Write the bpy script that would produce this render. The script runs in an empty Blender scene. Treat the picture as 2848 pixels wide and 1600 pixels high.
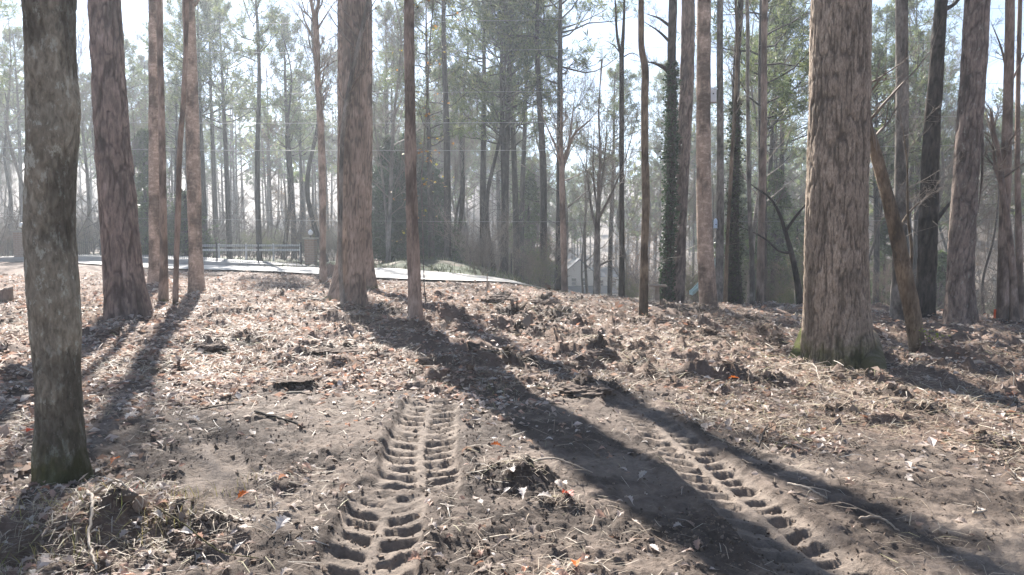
import bpy, math, random
import numpy as np
from mathutils import Vector
PI = math.pi
rng = np.random.default_rng(7)
random.seed(7)
SC = bpy.context.scene
COL = SC.collection

# ------------------------------------------------------------------ camera, sky, sun
F = 2057.0                      # focal length in photo pixels (2848 wide)
PITCH = math.radians(4.17)
EYE = 1.6
SUN_AZ = math.radians(-20.4)    # left of the view direction (+Y)
SUN_EL = math.radians(35)

cam_d = bpy.data.cameras.new('camera')
cam = bpy.data.objects.new('camera', cam_d); COL.objects.link(cam)
cam.location = (0, 0, EYE)
cam.rotation_euler = (PI / 2 - PITCH, 0, 0)
cam_d.sensor_width = 36; cam_d.lens = 36 * F / 2848
cam_d.clip_start = 0.05; cam_d.clip_end = 3000
SC.camera = cam

world = bpy.data.worlds.new('World'); SC.world = world; world.use_nodes = True
wn = world.node_tree.nodes; wl = world.node_tree.links
wn.clear()
sky = wn.new('ShaderNodeTexSky'); sky.sky_type = 'NISHITA'; sky.sun_disc = False
sky.sun_elevation = SUN_EL; sky.sun_rotation = SUN_AZ
sky.altitude = 2200; sky.air_density = 1.0; sky.dust_density = 0.05; sky.ozone_density = 1.8
bg = wn.new('ShaderNodeBackground'); bg.inputs['Strength'].default_value = 0.054
wo = wn.new('ShaderNodeOutputWorld')
wl.new(sky.outputs[0], bg.inputs[0]); wl.new(bg.outputs[0], wo.inputs[0])

sd = bpy.data.lights.new('sun', 'SUN'); so = bpy.data.objects.new('sun', sd); COL.objects.link(so)
sd.energy = 5.0; sd.angle = math.radians(0.53); sd.color = (1, 0.95, 0.89)
tos = Vector((math.sin(SUN_AZ) * math.cos(SUN_EL), math.cos(SUN_AZ) * math.cos(SUN_EL), math.sin(SUN_EL)))
so.rotation_euler = tos.to_track_quat('Z', 'Y').to_euler()
so.location = tos * 60

SC.view_settings.view_transform = 'Standard'; SC.view_settings.look = 'None'
SC.view_settings.gamma = 1; SC.view_settings.use_curve_mapping = False
SC.view_settings.exposure = 1.85
SC.render.engine = 'CYCLES'
SC.cycles.use_denoising = True
SC.cycles.max_bounces = 6; SC.cycles.diffuse_bounces = 3; SC.cycles.glossy_bounces = 2
SC.cycles.transmission_bounces = 3; SC.cycles.volume_bounces = 1; SC.cycles.transparent_max_bounces = 6
SC.cycles.sample_clamp_indirect = 4

# ------------------------------------------------------------------ noise
def _h(ix, iy, iz):
    n = (ix.astype(np.int64) * 374761393 + iy.astype(np.int64) * 668265263 + iz.astype(np.int64) * 2147483647 * 3 + 1013904223) & 0xffffffff
    n = ((n ^ (n >> 13)) * 1274126177) & 0xffffffff
    n = ((n ^ (n >> 16)) * 2246822519) & 0xffffffff
    return ((n ^ (n >> 15)) & 0xffffff) / float(0xffffff) * 2 - 1

def vn3(x, y, z):
    x, y, z = np.broadcast_arrays(x, y, z)
    ix, iy, iz = np.floor(x), np.floor(y), np.floor(z)
    fx, fy, fz = x - ix, y - iy, z - iz
    fx = fx * fx * (3 - 2 * fx); fy = fy * fy * (3 - 2 * fy); fz = fz * fz * (3 - 2 * fz)
    ix = ix.astype(np.int64); iy = iy.astype(np.int64); iz = iz.astype(np.int64)
    r = 0
    for a in (0, 1):
        for b in (0, 1):
            for c in (0, 1):
                w = (fx if a else 1 - fx) * (fy if b else 1 - fy) * (fz if c else 1 - fz)
                r = r + w * _h(ix + a, iy + b, iz + c)
    return r

def vn2(x, y, s=0):
    x, y = np.broadcast_arrays(np.asarray(x, float), np.asarray(y, float))
    ix, iy = np.floor(x), np.floor(y)
    fx, fy = x - ix, y - iy
    fx = fx * fx * (3 - 2 * fx); fy = fy * fy * (3 - 2 * fy)
    ix = ix.astype(np.int64); iy = iy.astype(np.int64); z = np.full_like(ix, s)
    return ((1 - fx) * (1 - fy) * _h(ix, iy, z) + fx * (1 - fy) * _h(ix + 1, iy, z)
            + (1 - fx) * fy * _h(ix, iy + 1, z) + fx * fy * _h(ix + 1, iy + 1, z))

def fb2(x, y, oct=4, s=0, g=0.5):
    r = 0; a = 1; t = 0
    for i in range(oct):
        co, si = math.cos(.6 + i * 1.1), math.sin(.6 + i * 1.1); f = 2 ** i * 1.03
        r = r + a * vn2((x * co - y * si) * f + 17.3 * i, (x * si + y * co) * f - 9.1 * i, s + i); t += a; a *= g
    return r / t

def sst(a, b, x):
    t = np.clip((x - a) / (b - a), 0, 1); return t * t * (3 - 2 * t)

# ------------------------------------------------------------------ terrain
def road_s(x, y):              # signed distance past the near edge of the road
    return 0.568 * x + 0.823 * y - 18.46

def terrain(x, y):
    x = np.asarray(x, float); y = np.asarray(y, float)
    s = road_s(x, y)
    z = -0.075 * np.clip(x, 0, 7) * sst(-3, 3, y) * 0.85
    z = z + 0.10 * vn2(x * 0.13 + 3, y * 0.13) * sst(6, 14, y)
    k = 0.015 + 0.05 * sst(-12, -1, x) + 0.05 * sst(-1, 4, x)
    s0 = 1.5 * sst(4, 9, x) - 2.2 * sst(-1, 1.5, x) * (1 - sst(4, 8, x))
    ss = np.clip(s - s0, 0, 90)
    z = z - k * (ss - 1.6 * (1 - np.exp(-ss / 1.6)))
    # bank beyond the road with two mounds
    m = 0.6 * np.exp(-((s - 9.5) / 4.2) ** 2) * sst(-8.5, -4.5, x) * (1 - sst(-3.0, 1.5, x))
    m = m + 0.15 * np.exp(-(((x + 4.2) / 2.2) ** 2 + ((y - 36) / 3.0) ** 2))
    z = z + m
    # hillside closing the view
    r = np.hypot(x, y)
    z = z + 26 * sst(95, 300, r) + 9 * sst(75, 150, r) * sst(12, 60, x)
    return z

TR = [  # tyre tracks: x0,y0,x1,y1,half width,lug spacing,depth
    (-0.76, 7.0, -0.60, 4.55, 0.27, 0.175, 0.050),
    (-0.74, 4.46, -0.64, 2.8, 0.24, 0.18, 0.044),
    (1.17, 7.4, 1.60, 3.2, 0.27, 0.175, 0.05),
    (-2.35, 5.6, -1.55, 3.9, 0.20, 0.065, 0.018)]

def tracks(x, y):
    """height change and mask"""
    dz = np.zeros_like(x); mk = np.zeros_like(x)
    for (x0, y0, x1, y1, hw, sp, dp) in TR:
        L = math.hypot(x1 - x0, y1 - y0); ux, uy = (x1 - x0) / L, (y1 - y0) / L
        wob = 0.03 * vn2(x * 1.7, y * 1.7, 5)
        a = (x - x0) * ux + (y - y0) * uy; b = (x - x0) * uy - (y - y0) * ux + wob
        edge = sst(hw * 1.06, hw * 0.93, np.abs(b)) * sst(-0.05, 0.08, a) * sst(L + 0.05, L - 0.08, a)
        ab = np.abs(b)
        ph = a / sp + np.where(b > 0, 0.5, 0) + 0.62 * (ab / hw) ** 1.5 * np.where(b > 0, 1, .8) + 0.22 * vn2(x * 6, y * 6, 9) + .1 * vn2(x * 16, y * 16, 8)
        fr = ph - np.floor(ph)                      # steep wall on one side of each pit, gentle on the other
        lug = sst(0.02, 0.16, fr) * (1 - 0.8 * sst(0.40, 0.62, fr)) * (1 - sst(0.8, 1.0, fr)) * sst(1.02 + .18 * vn2(x * 5, a * 9, 14), 0.74 + .18 * vn2(x * 5, a * 9, 14), ab / hw)
        mid = sst(0.015, 0.05, ab)
        worn = 0.3 + 0.8 * sst(-0.5, 0.3, fb2(x * 2.6 + 4, y * 2.6, 3, 11))
        d = -dp * (0.22 + 0.95 * lug * mid * worn) * edge
        rim = 0.035 * np.exp(-((ab - hw * 1.22) / 0.06) ** 2) * sst(0.0, 0.2, a) * sst(L, L - 0.2, a)
        if sp < 0.1: rim = rim * 0.3
        dz = dz + d + rim; mk = np.maximum(mk, edge)
    return dz, mk

def g2px(px, py, z=None):
    """the ground point seen at photo pixel px,py"""
    v = np.array([(px - 1424) / F, (800 - py) / F])
    d = np.array([v[0], math.cos(PITCH) + v[1] * math.sin(PITCH), -math.sin(PITCH) + v[1] * math.cos(PITCH)])
    t = 1.0
    while t < 400:
        p = d * t
        if EYE + p[2] < float(terrain(p[0], p[1])): break
        t += 0.02 + t * 0.002
    return p[0], p[1]

def pxat(px, py, Y):
    v = ((px - 1424) / F, (800 - py) / F)
    d = (v[0], math.cos(PITCH) + v[1] * math.sin(PITCH), -math.sin(PITCH) + v[1] * math.cos(PITCH))
    t = Y / d[1]
    return Vector((d[0] * t, Y, EYE + d[2] * t))

# piles of upturned soil: photo px, py, half width px, height m
PILES = [(590, 978, 60, .10), (700, 965, 60, .10), (930, 985, 95, .13), (480, 1040, 60, .07), (820, 1075, 80, .05),
         (1390, 852, 60, .16), (1510, 858, 50, .16), (1240, 868, 50, .09), (1675, 885, 36, .10), (1545, 905, 50, .13),
         (1830, 905, 46, .16), (1990, 965, 70, .14), (1880, 945, 60, .12), (2120, 1078, 80, .12), (1665, 990, 56, .15), (1420, 1020, 110, .15),
         (1640, 1095, 90, .17), (2560, 1165, 80, .15), (2750, 1235, 70, .12), (2480, 1110, 60, .10),
         (1440, 1330, 120, .14), (1560, 1400, 80, .06), (560, 1490, 130, .12), (330, 1480, 90, .10), (1290, 1010, 60, .09),
         (1190, 1040, 40, .10), (610, 765, 32, .10), (1000, 905, 60, .05), (1740, 1010, 60, .06), (2330, 1150, 70, .08), (2360, 1060, 80, .08),
         (1560, 890, 60, .10), (1420, 900, 50, .10), (1470, 930, 60, .08), (1930, 870, 90, .12), (2080, 900, 80, .08), (2170, 960, 60, .08), (60, 1120, 60, .1), (260, 830, 40, .06)]
PW = []
for (a, b, w, h) in PILES:
    X, Y = g2px(a, b); PW.append((X, Y, w / F * Y, h))

def masks(x, y):
    mud = 0
    for (cx, cy, rx, ry) in ((-1.7, 6.1, 3.1, 2.1), (-0.7, 4.1, 1.5, 1.8), (0.6, 5.6, 1.9, 2.8), (1.6, 4.6, 1.3, 2.8), (3.0, 4.5, 1.4, 2.0)):
        mud = np.maximum(mud, 1 - sst(0.55, 1.15, np.hypot((x - cx) / rx, (y - cy) / ry) + 0.35 * vn2(x * 1.3, y * 1.3, 21)))
    pile = np.zeros_like(x)
    for (cx, cy, w, h) in PW:
        q = np.hypot((x - cx) / w, (y - cy) / (w * 0.75)); near = q < 2.2
        pile = np.where(near, np.maximum(pile, np.exp(-q ** 2 * 1.3)), pile)
    return mud, pile

def height(x, y):
    x = np.asarray(x, float); y = np.asarray(y, float)
    z = terrain(x, y)
    r = np.hypot(x, y)
    mud, pile = masks(x, y)
    s = road_s(x, y)
    onroad = sst(-1.2, -0.2, s) * (1 - sst(60, 70, s)) * (1 - sst(1, 4, x))
    rough = (1 - 0.62 * mud) * (1 - 0.9 * onroad) * (1 - sst(20, 45, r) * 0.6)
    n1 = fb2(x * 0.45, y * 0.45, 3, 31)
    n2 = fb2(x * 1.9, y * 1.9, 3, 37)
    n3 = fb2(x * 8.5, y * 8.5, 3, 41, 0.6)
    rid = 1 - np.abs(fb2(x * 4.2, y * 4.2, 3, 47)) * 2
    zone = 0.6 + 0.9 * sst(-0.2, 0.5, vn2(x * 0.5 + 9, y * 0.5, 51)) + 0.7 * sst(-1, 2, x) * sst(8, 11, y)
    dz = rough * zone * (0.085 * n1 + 0.062 * n2 + 0.045 * n3 + 0.024 * rid) + 0.026 * (fb2(x * 13, y * 13, 3, 43, .7) + .8 * np.abs(fb2(x * 5, y * 5, 3, 44, .6))) * mud * (1 - sst(9, 14, r))
    ph = 0
    for (cx, cy, w, h) in PW:
        q = np.hypot((x - cx) / w, (y - cy) / (w * 0.75))
        ph = np.maximum(ph, h * np.exp(-q ** 2 * 1.3))
    dz = dz + ph * (0.45 + 1.2 * np.abs(n3) + 0.6 * n2)
    cl_ = sst(-2.5, 0.5, x) * sst(7.5, 9.5, y) + 0.45 * sst(7, 9, y) + 0.5 * (1 - mud)
    lump = np.clip(fb2(x * 1.15 + 5, y * 2.9, 4, 53, .62) - 0.05, 0, 1)
    dz = dz + rough * 0.34 * np.clip(cl_, 0, 1.2) * lump ** 1.25 * (1 - 0.75 * sst(15, 20, r) * sst(-2, 1, x))
    td, tm = tracks(x, y)
    dz = dz * (1 - 0.6 * tm) + td
    return z + dz

# ------------------------------------------------------------------ mesh helpers
def npmesh(name, V, Fc, col=None, smooth=False):
    """V (n,3); Fc (m,k) of one size or list of such arrays; col (n,3) point colours"""
    me = bpy.data.meshes.new(name)
    Fs = Fc if isinstance(Fc, list) else [Fc]
    Fs = [f for f in Fs if len(f)]
    nl = sum(f.size for f in Fs); nf = sum(len(f) for f in Fs)
    me.vertices.add(len(V)); me.vertices.foreach_set('co', np.ascontiguousarray(V, dtype=np.float32).ravel())
    me.loops.add(nl); me.loops.foreach_set('vertex_index', np.concatenate([f.ravel() for f in Fs]).astype(np.int32))
    me.polygons.add(nf)
    tot = np.concatenate([np.full(len(f), f.shape[1]) for f in Fs])
    st = np.concatenate([[0], np.cumsum(tot)[:-1]])
    me.polygons.foreach_set('loop_start', st.astype(np.int32))
    me.polygons.foreach_set('loop_total', tot.astype(np.int32))
    me.polygons.foreach_set('use_smooth', np.full(nf, smooth))
    me.update(calc_edges=True)
    if col is None: col = np.ones((len(V), 3)) * .8
    if col is not None:
        at = me.color_attributes.new('Col', 'FLOAT_COLOR', 'POINT')
        at.data.foreach_set('color', np.concatenate([col, np.ones((len(V), 1))], 1).astype(np.float32).ravel())
    return me

def link(name, me, mat=None, parent=None, loc=None):
    o = bpy.data.objects.new(name, me); COL.objects.link(o)
    if mat is not None and me is not None and not len(me.materials): me.materials.append(mat)
    if parent is not None: o.parent = parent
    if loc is not None: o.location = loc
    return o

def tag(o, label=None, cat=None, group=None, kind=None):
    for k, v in (('label', label), ('category', cat), ('group', group), ('kind', kind)):
        if v: o[k] = v
    return o

def thing(name, loc, label, cat, group=None, rz=0):
    o = bpy.data.objects.new(name, None); COL.objects.link(o)
    o.location = loc; o.rotation_euler = (0, 0, rz); o.empty_display_size = 0.2
    return tag(o, label, cat, group)

def copy_tree(root):
    c = root.copy(); COL.objects.link(c)
    for ch in [o for o in root.children]:
        d = ch.copy(); COL.objects.link(d); d.parent = c
        for g in [o for o in ch.children]:
            e = g.copy(); COL.objects.link(e); e.parent = d
    return c

class MB:
    """collects boxes, tubes and prisms"""
    def __init__(s): s.v = []; s.f = []
    def add(s, vs, fs):
        n = len(s.v); s.v += [tuple(p) for p in vs]; s.f += [[i + n for i in f] for f in fs]; return s
    def box(s, c, d, rz=0, rx=0):
        cx, cy, cz = c; out = []
        for i in range(8):
            p = Vector(((i & 1) - .5, ((i >> 1) & 1) - .5, ((i >> 2) & 1) - .5)); p = Vector((p.x * d[0], p.y * d[1], p.z * d[2]))
            if rx: p = Vector((p.x, p.y * math.cos(rx) - p.z * math.sin(rx), p.y * math.sin(rx) + p.z * math.cos(rx)))
            if rz: p = Vector((p.x * math.cos(rz) - p.y * math.sin(rz), p.x * math.sin(rz) + p.y * math.cos(rz), p.z))
            out.append((p.x + cx, p.y + cy, p.z + cz))
        return s.add(out, [(0, 2, 3, 1), (4, 5, 7, 6), (0, 1, 5, 4), (2, 6, 7, 3), (0, 4, 6, 2), (1, 3, 7, 5)])
    def tube(s, pts, rad, k=8):
        pts = [Vector(p) for p in pts]
        if not hasattr(rad, '__len__'): rad = [rad] * len(pts)
        n = len(pts); vs = []
        for i, p in enumerate(pts):
            t = (pts[min(i + 1, n - 1)] - pts[max(i - 1, 0)]).normalized()
            a = t.orthogonal() if abs(t.z) > .95 else t.cross(Vector((0, 0, 1)))
            if abs(t.z) > .95: a = (Vector((1, 0, 0)) - t * t.x)
            a.normalize(); b = t.cross(a)
            for j in range(k):
                w = 2 * PI * j / k; vs.append(p + a * math.cos(w) * rad[i] + b * math.sin(w) * rad[i])
        fs = [(i * k + j, i * k + (j + 1) % k, (i + 1) * k + (j + 1) % k, (i + 1) * k + j) for i in range(n - 1) for j in range(k)]
        fs += [tuple(range(k))[::-1], tuple((n - 1) * k + j for j in range(k))]
        return s.add(vs, fs)
    def build(s, name, mat, parent=None, smooth=False, bevel=0):
        me = bpy.data.meshes.new(name); me.from_pydata(s.v, [], s.f); me.update()
        at_ = me.color_attributes.new('Col', 'FLOAT_COLOR', 'POINT'); at_.data.foreach_set('color', [.85, .85, .85, 1] * len(s.v))
        if smooth: me.polygons.foreach_set('use_smooth', [True] * len(me.polygons))
        o = link(name, me, mat, parent)
        if bevel:
            m = o.modifiers.new('bevel', 'BEVEL'); m.width = bevel; m.segments = 2
        return o

def segs(P0, P1, R0, R1, k=3):
    P0 = np.asarray(P0, float); P1 = np.asarray(P1, float); R0 = np.asarray(R0, float); R1 = np.asarray(R1, float)
    d = P1 - P0; d /= np.maximum(np.linalg.norm(d, axis=1, keepdims=True), 1e-9)
    ref = np.where(np.abs(d[:, 2:3]) > 0.9, np.array([[1., 0, 0]]), np.array([[0, 0, 1.]]))
    a = np.cross(d, ref); a /= np.linalg.norm(a, axis=1, keepdims=True); b = np.cross(d, a)
    n = len(P0); V = np.zeros((n, 2 * k, 3)); Fc = []
    for j in range(k):
        w = 2 * PI * j / k; o = a * math.cos(w) + b * math.sin(w)
        V[:, j] = P0 + o * R0[:, None]; V[:, k + j] = P1 + o * R1[:, None]
    base = (np.arange(n) * 2 * k)[:, None]
    for j in range(k):
        Fc.append(base + np.array([[j, (j + 1) % k, k + (j + 1) % k, k + j]]))
    return V.reshape(-1, 3), np.concatenate(Fc)

def scatter_mesh(T, TF, P, A, B, C, S):
    """template T (k,3), faces TF (list of arrays); per-instance origin P and axes A,B,C (n,3), scale S (n,)"""
    n = len(P); k = len(T)
    V = (P[:, None, :] + S[:, None, None] * (T[None, :, 0:1] * A[:, None, :] + T[None, :, 1:2] * B[:, None, :] + T[None, :, 2:3] * C[:, None, :]))
    base = (np.arange(n) * k)[:, None, None]
    Fs = [(f[None] + base).reshape(-1, f.shape[1]) for f in TF]
    return V.reshape(-1, 3), Fs

def rand_frames(n, tilt, g=rng):
    """random frames; C is near +Z with tilt spread"""
    th = g.uniform(0, 2 * PI, n); tl = np.abs(g.normal(0, tilt, n)); ta = g.uniform(0, 2 * PI, n)
    C = np.stack([np.sin(tl) * np.cos(ta), np.sin(tl) * np.sin(ta), np.cos(tl)], 1)
    A = np.stack([np.cos(th), np.sin(th), np.zeros(n)], 1)
    A = A - C * np.sum(A * C, 1, keepdims=True); A /= np.linalg.norm(A, axis=1, keepdims=True)
    B = np.cross(C, A)
    return A, B, C

# ------------------------------------------------------------------ materials
def newmat(name):
    m = bpy.data.materials.new(name); m.use_nodes = True
    nt = m.node_tree; nt.nodes.clear()
    out = nt.nodes.new('ShaderNodeOutputMaterial'); p = nt.nodes.new('ShaderNodeBsdfPrincipled')
    nt.links.new(p.outputs[0], out.inputs[0])
    return m, nt, p, out

def N(nt, t, **kw):
    n = nt.nodes.new(t)
    for k, v in kw.items():
        if k in ('inp',):
            for a, b in v.items(): n.inputs[a].default_value = b
        else: setattr(n, k, v)
    return n

def coords(nt, scale=(1, 1, 1), kind='Object'):
    tc = N(nt, 'ShaderNodeTexCoord'); mp = N(nt, 'ShaderNodeMapping'); mp.inputs['Scale'].default_value = scale
    nt.links.new(tc.outputs[kind], mp.inputs[0]); return mp.outputs[0]

def noise(nt, vec, scale, detail=4, rough=0.55, dist=0):
    n = N(nt, 'ShaderNodeTexNoise', inp={'Scale': scale, 'Detail': detail, 'Roughness': rough, 'Distortion': dist})
    nt.links.new(vec, n.inputs['Vector']); return n.outputs['Fac']

def ramp(nt, fac, stops):
    r = N(nt, 'ShaderNodeValToRGB'); e = r.color_ramp.elements
    while len(e) < len(stops): e.new(0.5)
    for i, (p, c) in enumerate(stops):
        e[i].position = p; e[i].color = (*c, 1) if len(c) == 3 else c
    nt.links.new(fac, r.inputs[0]); return r.outputs[0]

def mix(nt, fac, a, b, mode='MIX'):
    n = N(nt, 'ShaderNodeMix', data_type='RGBA', blend_type=mode)
    if isinstance(fac, float): n.inputs[0].default_value = fac
    else: nt.links.new(fac, n.inputs[0])
    for s, v in ((n.inputs[6], a), (n.inputs[7], b)):
        if isinstance(v, tuple): s.default_value = (*v, 1)
        else: nt.links.new(v, s)
    return n.outputs[2]

def bump(nt, p, h, strength=0.4, dist=0.01):
    b = N(nt, 'ShaderNodeBump', inp={'Strength': strength, 'Distance': dist})
    nt.links.new(h, b.inputs['Height']); nt.links.new(b.outputs[0], p.inputs['Normal'])

def simple(name, c, c2=None, rough=0.8, scale=6, metal=0, spec=0.3, bmp=0.0, stretch=(1, 1, 1)):
    m, nt, p, out = newmat(name)
    c2 = c2 or tuple(v * 0.7 for v in c)
    v = coords(nt, stretch); n = noise(nt, v, scale, 5, 0.6)
    nt.links.new(ramp(nt, n, [(0.3, c2), (0.7, c)]), p.inputs['Base Color'])
    p.inputs['Roughness'].default_value = rough; p.inputs['Metallic'].default_value = metal
    p.inputs['Specular IOR Level'].default_value = spec
    if bmp: bump(nt, p, noise(nt, v, scale * 4, 4), bmp, 0.01)
    return m

def colmat(name, rough=0.8, trans=0.0, spec=0.2, bmp=0.0, bscale=60):
    """colour from the mesh attribute Col, optional translucency (leaves)"""
    m, nt, p, out = newmat(name)
    at = N(nt, 'ShaderNodeAttribute', attribute_name='Col')
    nt.links.new(at.outputs[0], p.inputs['Base Color'])
    p.inputs['Roughness'].default_value = rough; p.inputs['Specular IOR Level'].default_value = spec
    if bmp: bump(nt, p, noise(nt, coords(nt), bscale, 4, 0.65), bmp, 0.02)
    if trans:
        t = N(nt, 'ShaderNodeBsdfTranslucent'); nt.links.new(at.outputs[0], t.inputs[0])
        ms = N(nt, 'ShaderNodeMixShader', inp={0: trans})
        nt.links.new(p.outputs[0], ms.inputs[1]); nt.links.new(t.outputs[0], ms.inputs[2]); nt.links.new(ms.outputs[0], out.inputs[0])
    return m

def barkmat(name, dark, light, fine=40, stretch=0.25, lichen=None, lichen_amt=0.5, moss=0.0, bmp=0.8, band=0.0, top=None):
    m, nt, p, out = newmat(name)
    v = coords(nt, (1, 1, stretch)); vo = coords(nt)
    n = noise(nt, v, fine, 6, 0.65, 0.4)
    c = ramp(nt, n, [(0.32, dark), (0.5, tuple((a + b) / 2 for a, b in zip(dark, light))), (0.68, light)])
    big = noise(nt, coords(nt, (1, 1, 0.5)), 3.2, 4, 0.6)
    c = mix(nt, ramp(nt, big, [(0.38, (0, 0, 0)), (0.62, (0.55, 0.55, 0.55))]), c, tuple(a * 0.62 for a in dark))
    if lichen:
        l = noise(nt, coords(nt, (1, 1, 0.5)), 15, 7, 0.75)
        c = mix(nt, ramp(nt, l, [(1 - lichen_amt - 0.03, (0, 0, 0)), (1 - lichen_amt + 0.04, (0.85, 0.85, 0.85))]), c, lichen)
    if band:
        b = noise(nt, coords(nt, (1, 1, 2)), 6, 4, 0.6)
        c = mix(nt, ramp(nt, b, [(0.5, (0, 0, 0)), (0.62, (band, band, band))]), c, tuple(min(1, a * 1.5) for a in light))
    if moss:
        sp = N(nt, 'ShaderNodeSeparateXYZ'); nt.links.new(vo, sp.inputs[0])
        mn = noise(nt, vo, 6, 5, 0.65)
        ad = N(nt, 'ShaderNodeMath', operation='MULTIPLY_ADD', inp={1: -1.0 / moss, 2: 0.60}); nt.links.new(sp.outputs[2], ad.inputs[0])
        a2 = N(nt, 'ShaderNodeMath', operation='ADD'); nt.links.new(ad.outputs[0], a2.inputs[0]); nt.links.new(mn, a2.inputs[1])
        c = mix(nt, ramp(nt, a2.outputs[0], [(0.66, (0, 0, 0)), (1.0, (0.8, 0.8, 0.8))]), c, (0.10, 0.10, 0.03))
    at = N(nt, 'ShaderNodeAttribute', attribute_name='Col')     # furrow shade painted into the bark colour, darker where displacement is low
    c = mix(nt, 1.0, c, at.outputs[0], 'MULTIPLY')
    nt.links.new(c, p.inputs['Base Color'])
    p.inputs['Roughness'].default_value = 0.9; p.inputs['Specular IOR Level'].default_value = 0.15
    bump(nt, p, n, bmp, 0.03)
    return m

M = {}
M['bark_lichen'] = barkmat('bark_lichen', (0.15, 0.13, 0.095), (0.44, 0.39, 0.30), 34, 0.4, (0.46, 0.45, 0.37), 0.43, 0.9)
M['bark_pine'] = barkmat('bark_pine', (0.14, 0.105, 0.088), (0.38, 0.29, 0.245), 22, 0.25, None)
M['bark_pine_lichen'] = barkmat('bark_pine_lichen', (0.12, 0.095, 0.08), (0.34, 0.265, 0.22), 22, 0.25, (0.30, 0.29, 0.25), 0.40)
M['bark_tan'] = barkmat('bark_tan', (0.29, 0.215, 0.165), (0.48, 0.37, 0.29), 30, 0.6, (0.07, 0.06, 0.05), 0.30, 0.12, 0.25, 0.35)
M['bark_oak'] = barkmat('bark_oak', (0.18, 0.14, 0.105), (0.52, 0.42, 0.325), 55, 0.3, (0.11, 0.10, 0.055), 0.36, 1.1, 0.8)
M['bark_poplar'] = barkmat('bark_poplar', (0.22, 0.165, 0.13), (0.45, 0.345, 0.275), 34, 0.2, (0.09, 0.068, 0.05), 0.28, 0.3, 0.4)
M['bark_grey'] = barkmat('bark_grey', (0.14, 0.125, 0.105), (0.34, 0.305, 0.265), 20, 0.35, (0.27, 0.27, 0.24), 0.36)
M['bark_dark'] = barkmat('bark_dark', (0.04, 0.034, 0.028), (0.12, 0.10, 0.085), 14, 0.3)
M['bark_sapling'] = barkmat('bark_sapling', (0.11, 0.08, 0.055), (0.28, 0.215, 0.15), 30, 0.2, (0.34, 0.31, 0.25), 0.33, 0.15)
M['bark_moss'] = barkmat('bark_moss', (0.13, 0.12, 0.05), (0.30, 0.29, 0.12), 40, 0.4, (0.20, 0.22, 0.06), 0.5)
M['twig'] = simple('twig', (0.24, 0.20, 0.165), (0.13, 0.105, 0.085), 0.75, 3)
M['twig_dark'] = simple('twig_dark', (0.13, 0.105, 0.085), (0.07, 0.055, 0.045), 0.85, 3)
M['needles'] = colmat('needles', 0.5, 0.48, 0.35)
M['leaf'] = colmat('leaf', 0.55, 0.33, 0.35)
M['straw'] = colmat('straw', 0.6, 0.2, 0.3)
M['crumb'] = colmat('crumb', 0.95, 0, 0.1)
M['foliage'] = colmat('foliage', 0.45, 0.4, 0.4)

# ------------------------------------------------------------------ ground
def ground_colour(x, y):
    r = np.hypot(x, y); s = road_s(x, y)
    mud, pile = masks(x, y)
    n = fb2(x * 0.8, y * 0.8, 3, 61)[:, None]; nf = fb2(x * 9, y * 9, 3, 67)[:, None]
    dirt = np.array([[0.215, 0.165, 0.13]]); duff = np.array([[0.24, 0.17, 0.13]]); dark = np.array([[0.055, 0.04, 0.031]])
    sand = np.array([[0.31, 0.25, 0.20]])
    c = duff + (dirt - duff) * mud[:, None]
    c = c + (sand - c) * (mud[:, None] * sst(0.1, 0.6, n) * 0.8)
    td, tm = tracks(x, y)
    c = c + (sand * 1.02 - c) * (tm[:, None] * 0.7)
    c = c * (1 + 0.25 * nf + 0.12 * n)
    c = c + (dark - c) * (sst(0.25, 0.7, pile + 0.25 * nf[:, 0])[:, None] * 0.85)
    dz = sst(0.18, 0.6, fb2(x * 1.2 + 40, y * 1.2, 3, 71)) * (1 - tm) * (1 - sst(18, 24, r))
    dz = np.maximum(dz, sst(-0.14, 0.16, fb2(x * 1.6 + 20, y * 2.6, 4, 73, .7)) * mud * (1 - tm))
    c = c + (dark * 1.4 - c) * (dz[:, None] * 0.75)
    # grass on the far side of the road and on the right-hand lawns
    g1 = sst(4.2, 5.2, s) * (1 - sst(16, 22, s)) * sst(-60, -40, x) * (1 - sst(-2, 5, x))
    g1 = g1 * sst(-0.9, -0.3, vn2(x * 0.35, y * 0.35, 77) + 0.4 * vn2(x * 1.6, y * 1.6, 78))
    g2 = np.exp(-(((x - 42) / 26) ** 2 + ((y - 72) / 26) ** 2) * 1.2) * sst(-0.3, 0.2, vn2(x * 0.4, y * 0.4, 79) + 0.35)
    g = np.clip(np.maximum(g1, g2), 0, 1)[:, None]
    c = c + (np.where((x > 20)[:, None], np.array([[0.15, 0.19, 0.06]]), np.array([[0.07, 0.095, 0.04]])) * (1 + 0.35 * nf) - c) * g  # grass beyond the road coloured darker, standing in for tree shade
    far = sst(45, 80, r)[:, None] * (1 - g)
    c = c + (np.array([[0.20, 0.155, 0.12]]) * (1 + 0.3 * n) - c) * far
    return np.clip(c, 0.01, 0.8)

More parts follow.
